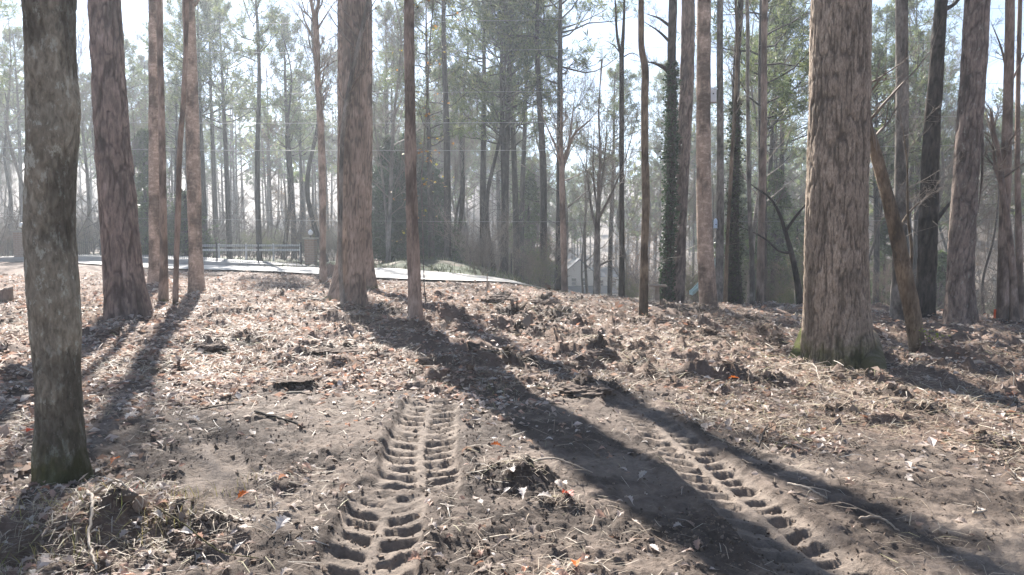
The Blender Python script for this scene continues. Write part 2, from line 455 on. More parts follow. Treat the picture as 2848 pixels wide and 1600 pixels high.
ang = np.concatenate([np.linspace(-PI, -0.95, 40, endpoint=False), np.linspace(-0.95, -0.66, 40, endpoint=False),
                      np.linspace(-0.66, 0.66, 560), np.linspace(0.66, 0.95, 41)[1:], np.linspace(0.95, PI, 41)[1:]])
rad = np.concatenate([np.array([0.3, 0.8, 1.3, 1.8, 2.2]), np.geomspace(2.5, 8, 250), np.geomspace(8, 30, 171)[1:], np.geomspace(30, 70, 71)[1:], np.geomspace(70, 430, 46)[1:]])
A_, R_ = np.meshgrid(ang, rad)
gx = (np.sin(A_) * R_).ravel(); gy = (np.cos(A_) * R_).ravel()
gz = height(gx, gy)
gcol = ground_colour(gx, gy)
na, nr = len(ang), len(rad)
i = np.arange((nr - 1) * (na - 1)); ri = i // (na - 1); ai = i % (na - 1)
q = np.stack([ri * na + ai, ri * na + ai + 1, (ri + 1) * na + ai + 1, (ri + 1) * na + ai], 1)[:, ::-1]
V = np.stack([gx, gy, gz], 1)
V = np.concatenate([V, [[0, 0, float(height(np.array([0.]), np.array([0.]))[0])]]]); gcol = np.concatenate([gcol, gcol[:1]])
cen = len(V) - 1
fan = np.stack([np.full(na - 1, cen), np.arange(1, na), np.arange(na - 1)], 1)
gm = npmesh('ground', V, [q, fan], gcol, smooth=True)
m, nt, p, out = newmat('soil')
at = N(nt, 'ShaderNodeAttribute', attribute_name='Col')
v = coords(nt)
n1 = noise(nt, v, 26, 8, 0.72); n2 = noise(nt, v, 5, 6, 0.6)
c = mix(nt, 0.55, at.outputs[0], ramp(nt, n1, [(0.33, (0.25, 0.25, 0.25)), (0.7, (1.0, 1.0, 1.0))]), 'MULTIPLY')
c = mix(nt, ramp(nt, n2, [(0.58, (0, 0, 0)), (0.75, (0.22, 0.22, 0.22))]), c, (0.33, 0.27, 0.21))
nt.links.new(c, p.inputs['Base Color']); p.inputs['Roughness'].default_value = 0.85; p.inputs['Specular IOR Level'].default_value = 0.25
bump(nt, p, n1, 0.9, 0.03)
M['soil'] = m
ground = tag(link('ground', gm, M['soil']), kind='structure')

def on(x, y): return float(height(np.array([x]), np.array([y]))[0])

# road: a pale strip laid over the far edge of the plot
ux, uy = 0.823, -0.568
ts = np.linspace(-70, 75, 200); V = []; 
bx, by, hd = -29.8 - 70 * ux, 43 - 70 * uy, math.atan2(uy, ux)
for t in ts:
    if t > 33: hd = min(hd + 0.11, 1.35)
    for w in np.linspace(0.15, 4.6, 8):
        V.append((bx - math.sin(hd) * w, by + math.cos(hd) * w, 0))
    bx += math.cos(hd) * 145 / 199; by += math.sin(hd) * 145 / 199
V = np.array(V); V[:, 2] = terrain(V[:, 0], V[:, 1]) + 0.075
i = np.arange(199 * 7); a = i // 7; b = i % 7
q = np.stack([a * 8 + b, (a + 1) * 8 + b, (a + 1) * 8 + b + 1, a * 8 + b + 1], 1)
M['road'] = simple('road', (0.62, 0.575, 0.51), (0.50, 0.46, 0.41), 0.6, 1.2, 0, 0.25, 0.15)
tag(link('road', npmesh('road', V, q, smooth=True), M['road']), kind='structure')
# pale driveway behind the railing
V = []
for t in np.linspace(0, 1, 60):
    x0 = -34 + 23.5 * t
    for w in np.linspace(0, 1, 6):
        yy = 44.0 - 0.30 * (x0 + 34) + w * (7.5 - 5.5 * t ** 2); V.append((x0, yy, 0))
V = np.array(V); V[:, 2] = terrain(V[:, 0], V[:, 1]) + 0.10 + 0.25 * np.sin(np.linspace(0, 1, 60)[:, None] * PI).repeat(6, 1).ravel()
V[:, 2] -= 0.0
i = np.arange(59 * 5); a = i // 5; b = i % 5
q = np.stack([a * 6 + b, (a + 1) * 6 + b, (a + 1) * 6 + b + 1, a * 6 + b + 1], 1)
sh = len(V); V2 = V.copy(); V2[:, 2] -= 0.6
i = np.arange(59)
side = np.concatenate([np.stack([i * 6 + o, i * 6 + o + sh, (i + 1) * 6 + o + sh, (i + 1) * 6 + o], 1) for o in (0, 5)])
for o in (0, 59 * 6):
    j = np.arange(5); side = np.concatenate([side, np.stack([o + j, o + j + sh, o + j + 1 + sh, o + j + 1], 1)])
tag(link('driveway', npmesh('driveway', np.concatenate([V, V2]), [q, side], smooth=False), simple('driveway', (0.42, 0.40, 0.38), (0.34, 0.325, 0.3), 0.7, 2)), kind='structure')

# ------------------------------------------------------------------ scatter on the ground
def sector_points(n, r0, r1, half, g, power=1.0):
    u = g.uniform(0, 1, n)
    r = r0 * (r1 / r0) ** (u ** power) if power > 0 else None
    a = g.uniform(-half, half, n)
    return np.sin(a) * r, np.cos(a) * r, r

LEAF_T = np.array([[0, 0, 0], [.45, .30, .14], [.45, -.30, .12], [1.0, 0, .03], [.5, 0, -.03]])
LEAF_F = [np.array([[0, 4, 1], [0, 2, 4], [4, 3, 1], [4, 2, 3]])]
# lobed leaf
def lobed():
    prof = [(0, .03), (.12, .10), (.2, .24), (.3, .17), (.42, .33), (.52, .20), (.66, .29), (.75, .16), (.88, .18), (1.0, 0.02)]
    T = []; 
    for (x, w) in prof:
        z = 0.10 * math.sin(x * 3.0)
        T += [(x, w, z + w * .35), (x, 0, z), (x, -w, z + w * .28)]
    Fq = []
    for k in range(len(prof) - 1):
        o = 3 * k; Fq += [[o, o + 1, o + 4, o + 3], [o + 1, o + 2, o + 5, o + 4]]
    T += [(-.35, .012, -.03), (-.35, -.012, -.03)]; n = len(T); Fq += [[n - 2, n - 1, 2, 0]]
    return np.array(T), [np.array(Fq)]
LOB_T, LOB_F = lobed()
PAL = np.array([[.44, .35, .29], [.52, .43, .37], [.36, .26, .20], [.46, .30, .23], [.58, .50, .44], [.30, .20, .15], [.48, .25, .16], [.27, .22, .19], [.64, .58, .52]])
PALP = np.array([.16, .17, .15, .13, .13, .08, .02, .09, .07])

def leaf_colour(n, g):
    c = PAL[g.choice(len(PAL), n, p=PALP / PALP.sum())]
    return np.clip(c * g.uniform(0.75, 1.2, (n, 1)), 0, 1)

def leaf_keep(x, y, r, g, base=0.0):
    mud, pile = masks(x, y); td, tm = tracks(x, y); s = road_s(x, y)
    pr = (1 - 0.9 * mud) * (1 - 0.7 * np.clip(pile * 1.4, 0, 1)) * (1 - tm)
    pr = pr * sst(-0.55, 0.25, fb2(x * 1.1, y * 1.1, 3, 91) + 0.35 * sst(9, 13, r) + 0.3 * (x < 0))
    pr = pr * (1 - 0.5 * sst(-0.8, 2.0, x) * (y < 24))
    pr = pr * (0.35 + 0.65 * sst(-0.35, 0.15, fb2(x * 2.1 + 7, y * 2.1, 3, 93)))
    pr = np.where(s > -0.3 + 0.7 * vn2(x * 1.5, y * 1.5, 94) + 9 * sst(1, 4, x), 0.0, pr)
    return g.uniform(0, 1, len(x)) < np.clip(pr + base, 0, 1)

g = np.random.default_rng(11)
x, y, r = sector_points(150000, 6.0, 34, 0.72, g, 0.85)
k = leaf_keep(x, y, r, g); x, y, r = x[k], y[k], r[k]
n = len(x); A, B, C = rand_frames(n, 0.42, g)
S = np.clip(g.lognormal(math.log(.068), .38, n), .03, .15) * np.clip(r / 12, 0.9, 1.35)
P = np.stack([x, y, height(x, y) + g.uniform(0, 0.02, n)], 1)
V, Fs = scatter_mesh(LEAF_T, LEAF_F, P, A, B, C * g.uniform(.4, 2.2, (n, 1)), S)
cc = leaf_colour(n, g) * (0.85 + 0.35 * sst(-0.5, 0.4, fb2(x * .9 + 3, y * .9, 3, 95)))[:, None]; cc = np.repeat(cc, len(LEAF_T), 0)
tag(link('leaf_litter', npmesh('leaf_litter', V, Fs, cc), M['leaf']), kind='stuff')
n_leaf = n
# nearer litter: lobed leaves
x, y, r = sector_points(15000, 2.6, 7.2, 0.75, g, 0.8)
k = leaf_keep(x, y, r, g); x, y, r = x[k], y[k], r[k]
n = len(x); A, B, C = rand_frames(n, 0.5, g)
P = np.stack([x, y, height(x, y) + g.uniform(0.0, 0.025, n)], 1)
S = g.uniform(0.03, 0.078, n)
cc = leaf_colour(n, g)
show = S / r; order = np.argsort(-show); big = order[:300]; rest = order[300:]
V, Fs = scatter_mesh(LOB_T, LOB_F, P[rest], A[rest], B[rest], C[rest] * g.uniform(.5, 2.6, (len(rest), 1)), S[rest])
tag(link('fallen_leaves', npmesh('fallen_leaves', V, Fs, np.repeat(cc[rest], len(LOB_T), 0)), M['leaf']), kind='stuff')
# the 300 that show largest: single leaves sharing six meshes
from mathutils import Matrix
lmesh = []
for kk in range(8):
    T = LOB_T.copy(); T[:, 2] += 0.25 * np.sin(T[:, 0] * 3 + kk) * (kk % 3) * .35 + T[:, 1] ** 2 * (kk % 4) * 0.9
    T[:, 1] *= 0.8 + 0.12 * (kk % 4)
    lmesh.append(npmesh('leaf', T, LOB_F, np.tile(PAL[[0, 1, 2, 3, 4, 7, 8, 0][kk]], (len(T), 1)))); lmesh[-1].materials.append(M['leaf'])
def put_leaf(name, me, p, a, b, c, s, parent=None):
    o = bpy.data.objects.new(name, me); COL.objects.link(o)
    mt = Matrix(((a[0] * s, b[0] * s, c[0] * s, p[0]), (a[1] * s, b[1] * s, c[1] * s, p[1]), (a[2] * s, b[2] * s, c[2] * s, p[2]), (0, 0, 0, 1)))
    if parent: o.parent = parent
    o.matrix_world = mt
    if parent: o.matrix_parent_inverse = Matrix()
    o.matrix_basis = mt
    return o
for kk, j in enumerate(big):
    put_leaf('leaf', lmesh[kk % 8], P[j], A[j], B[j], C[j], S[j], ground)

# straw, rootlets and bark splinters
x, y, r = sector_points(125000, 2.5, 24, 0.75, g, 0.85)
mud, pile = masks(x, y); td, tm = tracks(x, y)
k = (g.uniform(0, 1, len(x)) < (1 - 0.93 * mud * (1 - pile)) * (1 - tm) * sst(-0.6, 0.4, fb2(x * .9, y * .9, 2, 97) + 0.3 * (x > 1))) & (road_s(x, y) < -0.4 + 9 * sst(1, 4, x))
x, y, r = x[k], y[k], r[k]; n = len(x)
A, B, C = rand_frames(n, 0.28, g)
ST = np.array([[-.5, .006, 0], [-.5, -.006, 0], [.05, .009, .10], [.05, -.009, .10], [.5, .004, .02], [.5, -.004, .02]])
SF = [np.array([[0, 1, 3, 2], [2, 3, 5, 4]])]
S = g.uniform(0.06, 0.24, n) * np.clip(r / 7, .7, 1.6)
P = np.stack([x, y, height(x, y) + g.uniform(0.0, 0.03, n)], 1)
pal = np.array([[.50, .42, .31], [.42, .33, .24], [.30, .22, .16], [.20, .15, .11], [.55, .49, .40], [.40, .36, .20]])
cc = pal[g.choice(6, n, p=[.22, .24, .2, .14, .14, .06])] * g.uniform(.8, 1.15, (n, 1))
V, Fs = scatter_mesh(ST, SF, P, A, B * g.uniform(.8, 2.4, (n, 1)), C * g.uniform(-.6, 1.8, (n, 1)), S)
tag(link('pine_straw', npmesh('pine_straw', V, Fs, np.repeat(cc, 6, 0)), M['straw']), kind='stuff')

# crumbs of soil
t_ = (1 + 5 ** .5) / 2
ICO = np.array([(-1, t_, 0), (1, t_, 0), (-1, -t_, 0), (1, -t_, 0), (0, -1, t_), (0, 1, t_), (0, -1, -t_), (0, 1, -t_), (t_, 0, -1), (t_, 0, 1), (-t_, 0, -1), (-t_, 0, 1)]) / 1.9
ICF = [np.array([(0, 11, 5), (0, 5, 1), (0, 1, 7), (0, 7, 10), (0, 10, 11), (1, 5, 9), (5, 11, 4), (11, 10, 2), (10, 7, 6), (7, 1, 8), (3, 9, 4), (3, 4, 2), (3, 2, 6), (3, 6, 8), (3, 8, 9), (4, 9, 5), (2, 4, 11), (6, 2, 10), (8, 6, 7), (9, 8, 1)])]
OCT = np.array([(1, 0, 0), (0, 1, 0), (-1, 0, 0), (0, -1, 0), (0, 0, 1), (0, 0, -1)]) * 1.1
OCF = [np.array([(0, 1, 4), (1, 2, 4), (2, 3, 4), (3, 0, 4), (1, 0, 5), (2, 1, 5), (3, 2, 5), (0, 3, 5)])]
x, y, r = sector_points(85000, 2.5, 20, 0.75, g, 0.9)
mud, pile = masks(x, y); td, tm = tracks(x, y)
pr = 0.07 + 0.5 * mud * sst(-.3, .3, fb2(x * 1.6 + 20, y * 2.6, 4, 73, .7)) + 0.9 * np.clip(pile * 1.6, 0, 1) + 0.75 * sst(0.05, 0.5, fb2(x * 1.2 + 40, y * 1.2, 3, 71))
k = (g.uniform(0, 1, len(x)) < pr * (1 - 0.5 * tm)) & (road_s(x, y) < -0.6)
x, y, r, pile = x[k], y[k], r[k], pile[k]; n = len(x)
A, B, C = rand_frames(n, 0.9, g)
S = np.clip(g.lognormal(math.log(0.0095), 0.6, n), .004, .045) * (1 + pile * 0.9) * (1 - 0.4 * masks(x, y)[0]) * np.clip(r / 7, .8, 1.8)
P = np.stack([x, y, height(x, y) + S * 0.2], 1)
V, Fs = scatter_mesh(OCT, OCF, P, A * g.uniform(.6, 1.3, (n, 1)), B * g.uniform(.6, 1.3, (n, 1)), C * g.uniform(.4, 1, (n, 1)), S)
V = V + np.repeat(S, 6)[:, None] * g.normal(0, .18, V.shape)
cc = np.array([[.17, .13, .10]]) * g.uniform(.45, 1.7, (n, 1))
tag(link('soil_crumbs', npmesh('soil_crumbs', V, Fs, np.repeat(cc, 6, 0)), M['crumb']), kind='stuff')

# ------------------------------------------------------------------ tree machinery
def catmull(pts, n):
    """smooth curve through the points, parametrised by chord length"""
    P = np.array(pts, float); t = np.concatenate([[0], np.cumsum(np.linalg.norm(np.diff(P[:, :3], axis=0), axis=1) + 1e-6)])
    dt = np.diff(t); sl = np.diff(P, axis=0) / dt[:, None]; m_ = np.zeros_like(P); m_[0] = sl[0]; m_[-1] = sl[-1]
    if len(P) > 2: m_[1:-1] = (sl[:-1] * dt[1:, None] + sl[1:] * dt[:-1, None]) / (dt[1:] + dt[:-1])[:, None]
    u = np.linspace(0, t[-1], n); i = np.clip(np.searchsorted(t, u, 'right') - 1, 0, len(dt) - 1); h = dt[i]; s = ((u - t[i]) / h)[:, None]; h = h[:, None]
    return (2 * s ** 3 - 3 * s ** 2 + 1) * P[i] + (s ** 3 - 2 * s ** 2 + s) * h * m_[i] + (-2 * s ** 3 + 3 * s ** 2) * P[i + 1] + (s ** 3 - s ** 2) * h * m_[i + 1]

def bark_disp(kind, x, y, z):
    """x,y,z on the trunk surface in metres -> outward displacement in metres"""
    if kind == 'oak':
        w = 0.35 * vn3(x * 5, y * 5, z * 2.5)
        a = vn3(x * 27 + w * 2.5, y * 27 + w * 2.5, z * 3.2); b = vn3(x * 60, y * 60, z * 16 + w)
        rr = np.clip(np.abs(a) * 3.4, 0, 1) ** .7
        return 0.020 * rr + 0.006 * b + 0.008 * vn3(x * 7, y * 7, z * 1.6)
    if kind == 'pine':
        w = vn3(x * 6, y * 6, z * 3)
        a = vn3(x * 15 + w, y * 15, z * 3.6 + w * 1.2); b = vn3(x * 34, y * 34, z * 12)
        rr = np.clip(np.abs(a) * 3.2, 0, 1) ** 0.6
        return 0.016 * rr + 0.004 * b + 0.008 * w
    if kind == 'flaky':
        w = vn3(x * 8, y * 8, z * 4)
        a = vn3(x * 38 + w, y * 38, z * 11 + w); b = vn3(x * 90, y * 90, z * 40)
        return 0.0045 * np.clip(np.abs(a) * 2.6, 0, 1) + 0.0022 * b + 0.008 * vn3(x * 7, y * 7, z * 5) + 0.010 * vn3(x * 2, y * 2, z * 1.7)
    if kind == 'poplar':
        w = vn3(x * 5, y * 5, z * 2)
        a = vn3(x * 32 + w, y * 32, z * 4.5)
        return 0.008 * np.clip(np.abs(a) * 3, 0, 1) + 0.003 * vn3(x * 9, y * 9, z * 9) + 0.006 * w
    a = vn3(x * 26, y * 26, z * 12); w = vn3(x * 4, y * 4, z * 3)
    return 0.0022 * a + 0.006 * w

def trunk_mesh(path, radii, nseg, nring, kind, flare=0.35, fh=0.25, lobes=5, seed=0, ztop_dense=None):
    """path control points local to base, radii at the points"""
    zz = np.concatenate([np.array(path, float), np.array(radii, float)[:, None]], 1)
    C = catmull(zz, nring * 4)
    L = np.concatenate([[0], np.cumsum(np.linalg.norm(np.diff(C[:, :3], axis=0), axis=1))])
    zt = ztop_dense or L[-1]
    if zt < L[-1] * 0.95:
        samp = np.concatenate([np.linspace(0, zt, int(nring * .85), endpoint=False), np.linspace(zt, L[-1], nring - int(nring * .85))])
    else: samp = np.linspace(0, L[-1], nring)
    C = np.stack([np.interp(samp, L, C[:, j]) for j in range(4)], 1)
    th = np.linspace(0, 2 * PI, nseg, endpoint=False)
    T, S_ = np.meshgrid(th, samp); cx = C[:, 0:1]; cy = C[:, 1:2]; cz = C[:, 2:3]; R = C[:, 3:4]
    h = np.clip(cz - C[0, 2], 0, None)
    gg = np.random.default_rng(seed + 100)
    ph = gg.uniform(0, 6.28, 3)
    lob = 0.5 + 0.5 * np.cos(lobes * T + ph[0] + 0.8 * np.cos(T + ph[1])) + 0.25 * np.cos(2 * T + ph[2])
    fl = flare * np.exp(-h / fh) * (0.35 + 1.0 * np.clip(lob, 0, 1.3))
    rr = R * (1 + fl + 0.035 * np.cos(2 * T + ph[1]) + 0.02 * np.cos(3 * T + ph[2]))
    X = cx + rr * np.cos(T); Y = cy + rr * np.sin(T); Z = cz + 0 * T
    so_ = seed * 7.7
    d = bark_disp(kind, X + so_, Y, Z) * np.clip(R / 0.12, 0.35, 1.3)
    X = X + d * np.cos(T); Y = Y + d * np.sin(T)
    V = np.stack([X.ravel(), Y.ravel(), Z.ravel()], 1)
    global FURROW_SHADE
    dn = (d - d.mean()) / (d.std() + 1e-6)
    FURROW_SHADE = np.repeat((0.50 + 0.74 * sst(-1.6, 1.1, dn)).reshape(-1, 1), 3, 1)  # painted furrow shade: low bark darkened, raised plates lightened
    n = len(samp); i = np.arange((n - 1) * nseg); a = i // nseg; b = i % nseg; b2 = (b + 1) % nseg
    q = np.stack([a * nseg + b, a * nseg + b2, (a + 1) * nseg + b2, (a + 1) * nseg + b], 1)
    return V, q, C

def grow(g, p, d, L, r, lev, out, maxlev=3, up=0.15, kids=(5, 5, 4), wander=0.16, spread=(0.6, 1.1), ratio=0.55):
    n = (5, 4, 3, 2, 2)[min(lev, 4)]
    p = np.array(p, float); d = np.array(d, float); d /= np.linalg.norm(d); st = L / n; pts = [p.copy()]
    rr = [r * (1 - 0.75 * i / n) for i in range(n + 1)]
    for i in range(n):
        d = d + g.normal(0, wander, 3) + np.array([0, 0, up * .4]); d /= np.linalg.norm(d)
        q_ = p + d * st; out.append((*p, *q_, rr[i], rr[i + 1], lev)); p = q_; pts.append((p.copy()))
        if i == n - 1: tip = d.copy()
    if lev < maxlev:
        nk = kids[min(lev, len(kids) - 1)]
        for j in range(nk):
            t = g.uniform(0.25, 1.0) * n; i = min(int(t), n - 1); q_ = pts[i] + (pts[i + 1] - pts[i]) * (t - i)
            ax = pts[i + 1] - pts[i]; ax /= np.linalg.norm(ax)
            pr = g.normal(0, 1, 3); pr -= ax * pr.dot(ax); pr /= np.linalg.norm(pr)
            an = g.uniform(*spread); nd = ax * math.cos(an) + pr * math.sin(an); nd[2] += up
            grow(g, q_, nd, L * ratio * g.uniform(.7, 1.2), max(rr[i] * .55, .003), lev + 1, out, maxlev, up, kids, wander, spread, ratio)
    return pts[-1]

def out_mesh(name, out, k=3, minr=0.0):
    a = np.array(out); R0 = np.maximum(a[:, 6], minr); R1 = np.maximum(a[:, 7], minr * .7)
    V, q = segs(a[:, :3], a[:, 3:6], R0, R1, k); return npmesh(name, V, q, smooth=True)

def tufts(centres, sizes, nper, pal, g, wid=0.13, updir=0.35):
    n = len(centres); P = np.repeat(centres, nper, 0); S = np.repeat(sizes, nper) * g.uniform(.6, 1.15, n * nper)
    d = g.normal(0, 1, (n * nper, 3)); d[:, 2] += updir; d /= np.linalg.norm(d, axis=1, keepdims=True)
    s = np.cross(d, g.normal(0, 1, d.shape)); s /= np.linalg.norm(s, axis=1, keepdims=True)
    T = np.array([[0.05, 0, 0], [.55, wid * .5, 0], [1, 0, 0], [.55, -wid * .5, 0]])
    V, Fs = scatter_mesh(T, [np.array([[0, 1, 2, 3]])], P, d, s, np.cross(d, s), S)
    c = pal[g.choice(len(pal), n)]; c = np.repeat(c, nper, 0) * g.uniform(.75, 1.25, (n * nper, 1))
    return V, Fs, np.repeat(c, 4, 0)

PINE = np.array([[.15, .19, .07], [.11, .15, .06], [.20, .22, .085], [.09, .12, .055]])
HOLLY = np.array([[.03, .06, .025], [.04, .075, .03], [.055, .09, .035]])
CEDAR = np.array([[.09, .13, .045], [.13, .17, .06], [.07, .105, .04]])
YEL = np.array([[.42, .32, .08], [.38, .20, .07], [.34, .34, .09], [.44, .25, .09]])

def pine_crown(g, H, h0, spread, nl=34, top=True):
    """limbs and needle tufts of a loblolly pine between h0 and H"""
    out = []; tc = []; tsz = []
    for j in range(nl):
        u = (j + g.uniform(0, 1)) / nl; z = h0 + (H - h0) * u ** 0.85
        a = g.uniform(0, 2 * PI); L = spread * (0.35 + 1.0 * math.sin(PI * min(1, .22 + u * .8))) * g.uniform(.6, 1.15)
        o2 = []
        grow(g, (0, 0, z), (math.cos(a), math.sin(a), .12 + .5 * u), L, .05 * (1 - .6 * u) + .012, 0, o2, 2, .25, (4, 3), .2, (.5, 1.0), .5)
        out += o2
        for s in o2:
            if s[8] >= 1 and g.uniform() < .55: tc.append(s[3:6]); tsz.append(g.uniform(.22, .45))
    if top: tc.append((0, 0, H)); tsz.append(.5)
    return out, np.array(tc), np.array(tsz)

def tree_root(name, loc, label, cat, group=None): return thing(name, loc, label, cat, group)

# ------------------------------------------------------------------ prototypes for the wood behind the road
def proto_pine(seed, H, h0, spread, nl, lean=0.0):
    g = np.random.default_rng(seed)
    root = bpy.data.objects.new('pine_tree', None); COL.objects.link(root)
    pts = [(0, 0, -.6), (lean * .2, 0, H * .3), (lean * .6 + g.normal(0, .15), g.normal(0, .1), H * .6), (lean, 0, H)]
    V, q, C = trunk_mesh(pts, [.22, .185, .13, .03], 10, 26, 'smooth', .3, .5)
    link('trunk', npmesh('trunk', V, q, FURROW_SHADE, smooth=True), M['bark_dark'], root)
    out, tc, tz = pine_crown(g, H, h0, spread, nl)
    # dead stubs below the crown
    for j in range(9):
        a = g.uniform(0, 6.28); z = g.uniform(h0 * .35, h0)
        grow(g, (0, 0, z), (math.cos(a), math.sin(a), .05), g.uniform(.6, 2.0), .02, 1, out, 2, 0, (3, 3))
    lx = np.interp([s[2] for s in out], [0, H], [0, lean])
    out = [(s[0] + np.interp(s[2], [0, H], [0, lean]), s[1], s[2], s[3] + np.interp(s[5], [0, H], [0, lean]), *s[4:]) for s in out]
    tc[:, 0] += np.interp(tc[:, 2], [0, H], [0, lean])
    link('branches', out_mesh('branches', out, 3, .008), M['bark_dark'], root)
    V, Fs, c = tufts(tc, tz, 14, PINE, g, .12)
    link('needles', npmesh('needles', V, Fs, c), M['needles'], root)
    return root

def proto_bare(seed, H, h0, r, kids=(5, 5, 4), nl=13, mat='bark_grey', twig='twig', leaves=0, fork=False, spread=(.45, .9), up=.3):
    g = np.random.default_rng(seed)
    root = bpy.data.objects.new('bare_tree', None); COL.objects.link(root)
    w = H * .02
    pts = [(0, 0, -.6), (g.normal(0, w), g.normal(0, w), H * .25), (g.normal(0, w * 1.6), g.normal(0, w), H * .5), (g.normal(0, w * 2), 0, H * .8), (0, 0, H)]
    V, q, C = trunk_mesh(pts, [r, r * .8, r * .6, r * .3, r * .1], 9, 26, 'smooth', .3, .4, 4, seed)
    link('trunk', npmesh('trunk', V, q, FURROW_SHADE, smooth=True), M[mat], root)
    out = []
    for j in range(nl):
        z = h0 + (H - h0) * (j + g.uniform(0, 1)) / nl * .95; a = g.uniform(0, 6.28)
        cx = np.interp(z, C[:, 2], C[:, 0]); cy = np.interp(z, C[:, 2], C[:, 1]); rr = np.interp(z, C[:, 2], C[:, 3])
        grow(g, (cx, cy, z), (math.cos(a), math.sin(a), g.uniform(.5, 1.4)), (H - h0) * .38 * g.uniform(.6, 1.1) * (1.15 - .55 * (z - h0) / (H - h0)), rr * .45, 0, out, 3, up, kids, .17, spread, .58)
    link('branches', out_mesh('branches', out, 3, .006), M[twig], root)
    if leaves:
        tips = np.array([s[3:6] for s in out if s[8] >= 2]); tips = tips[g.choice(len(tips), min(leaves, len(tips)), replace=False)]
        n = len(tips); A, B, C2 = rand_frames(n, 1.4, g)
        V, Fs = scatter_mesh(LEAF_T, LEAF_F, tips, A, B, C2, g.uniform(.08, .16, n))
        pal = np.array([[.36, .25, .15], [.42, .30, .18], [.30, .18, .11]])
        link('leaves', npmesh('leaves', V, Fs, np.repeat(pal[g.choice(3, n)], len(LEAF_T), 0)), M['foliage'], root)
    return root

def proto_shrub(seed, H, n_st=7, leaves=None):
    g = np.random.default_rng(seed); out = []
    root = bpy.data.objects.new('bare_shrub', None); COL.objects.link(root)
    for j in range(n_st):
        a = g.uniform(0, 6.28)
        grow(g, (g.normal(0, .15), g.normal(0, .15), -.2), (math.cos(a) * .35, math.sin(a) * .35, 1), H * g.uniform(.6, 1), .02, 0, out, 3, .2, (6, 5, 3), .17, (.4, .9), .5)
    link('branches', out_mesh('branches', out, 3, .004), M['twig'], root)
    if leaves is not None:
        tips = np.array([s[3:6] for s in out if s[8] >= 1]); n = len(tips); A, B, C2 = rand_frames(n, 1.3, g)
        V, Fs = scatter_mesh(LEAF_T, LEAF_F, tips, A, B, C2, g.uniform(.04, .08, n))
        link('leaves', npmesh('leaves', V, Fs, np.repeat(leaves[g.choice(len(leaves), n)], len(LEAF_T), 0)), M['foliage'], root)
    return root

def proto_evergreen(seed, H, R, pal, nlev=22, dense=30):
    """a broad cone of drooping sprays"""
    g = np.random.default_rng(seed)
    root = bpy.data.objects.new('evergreen_tree', None); COL.objects.link(root)
    V, q, C = trunk_mesh([(0, 0, -.5), (0, 0, H * .5), (0, 0, H)], [.17, .1, .02], 8, 14, 'smooth')
    link('trunk', npmesh('trunk', V, q, FURROW_SHADE, smooth=True), M['bark_dark'], root)
    out = []; tc = []
    for j in range(nlev * 6):
        u = (j + g.uniform()) / (nlev * 6); z = .25 + (H - .4) * u; a = g.uniform(0, 6.28)
        L = R * (1 - u) ** .8 * g.uniform(.55, 1.12) + .2
        o2 = []; grow(g, (0, 0, z), (math.cos(a), math.sin(a), .15), L, .02, 1, o2, 2, -.12, (5, 4), .1, (.5, .9), .45); out += o2
        for s in o2:
            for t in (.3, .9): tc.append([s[i_] + (s[3 + i_] - s[i_]) * t for i_ in range(3)])
    link('branches', out_mesh('branches', out, 3, .006), M['bark_dark'], root)
    tc = np.array(tc)
    V, Fs, c = tufts(tc, g.uniform(.16, .34, len(tc)), max(5, dense // 5), pal, g, .22, -.1)
    link('foliage', npmesh('foliage', V, Fs, c), M['foliage'], root)
    return root

protoP = [proto_pine(1, 21, 11, 2.9, 34), proto_pine(2, 19, 9.5, 3.2, 34, .5), proto_pine(3, 23, 14, 2.6, 26), proto_pine(4, 17, 7, 2.6, 36, -.4)]
protoB = [proto_bare(11, 17, 5, .16, nl=14), proto_bare(12, 14, 3, .12, nl=14, mat='bark_grey'), proto_bare(13, 19, 8, .18, mat='bark_dark', twig='twig_dark'),
          proto_bare(14, 9, 1.6, .08, (6, 5, 4), 12, 'bark_grey', 'twig', 120), proto_bare(15, 12, 4, .11, nl=12, mat='bark_dark')]
protoS = [proto_shrub(21, 3.6), proto_shrub(22, 2.6, 9), proto_shrub(23, 4.5, 6, np.array([[.33, .22, .14], [.28, .20, .12]])), proto_shrub(24, 2.4, 9, np.array([[.17, .20, .05], [.12, .16, .05]]))]
protoE = [proto_evergreen(31, 7.5, 2.3, HOLLY, 24, 34), proto_evergreen(32, 9, 2.2, CEDAR, 24, 26), proto_evergreen(33, 4.2, 1.6, CEDAR, 12, 20)]
USED = set()
def place(proto, name, x, y, s, rz, label, cat, group=None, sz=None):
    o = proto if proto.name not in USED else copy_tree(proto)
    USED.add(proto.name)
    o.name = name
    if 'group' in o and not group: del o['group']
    o.location = (x, y, float(terrain(x, y)) - .02); o.rotation_euler = (0, 0, rz); o.scale = (s, s, sz or s)
    tag(o, label, cat, group)
    return o

g = np.random.default_rng(5)
def at_px(px, Y): return (px - 1424) / F * Y, Y      # ground spot on the sight line of a trunk at distance Y
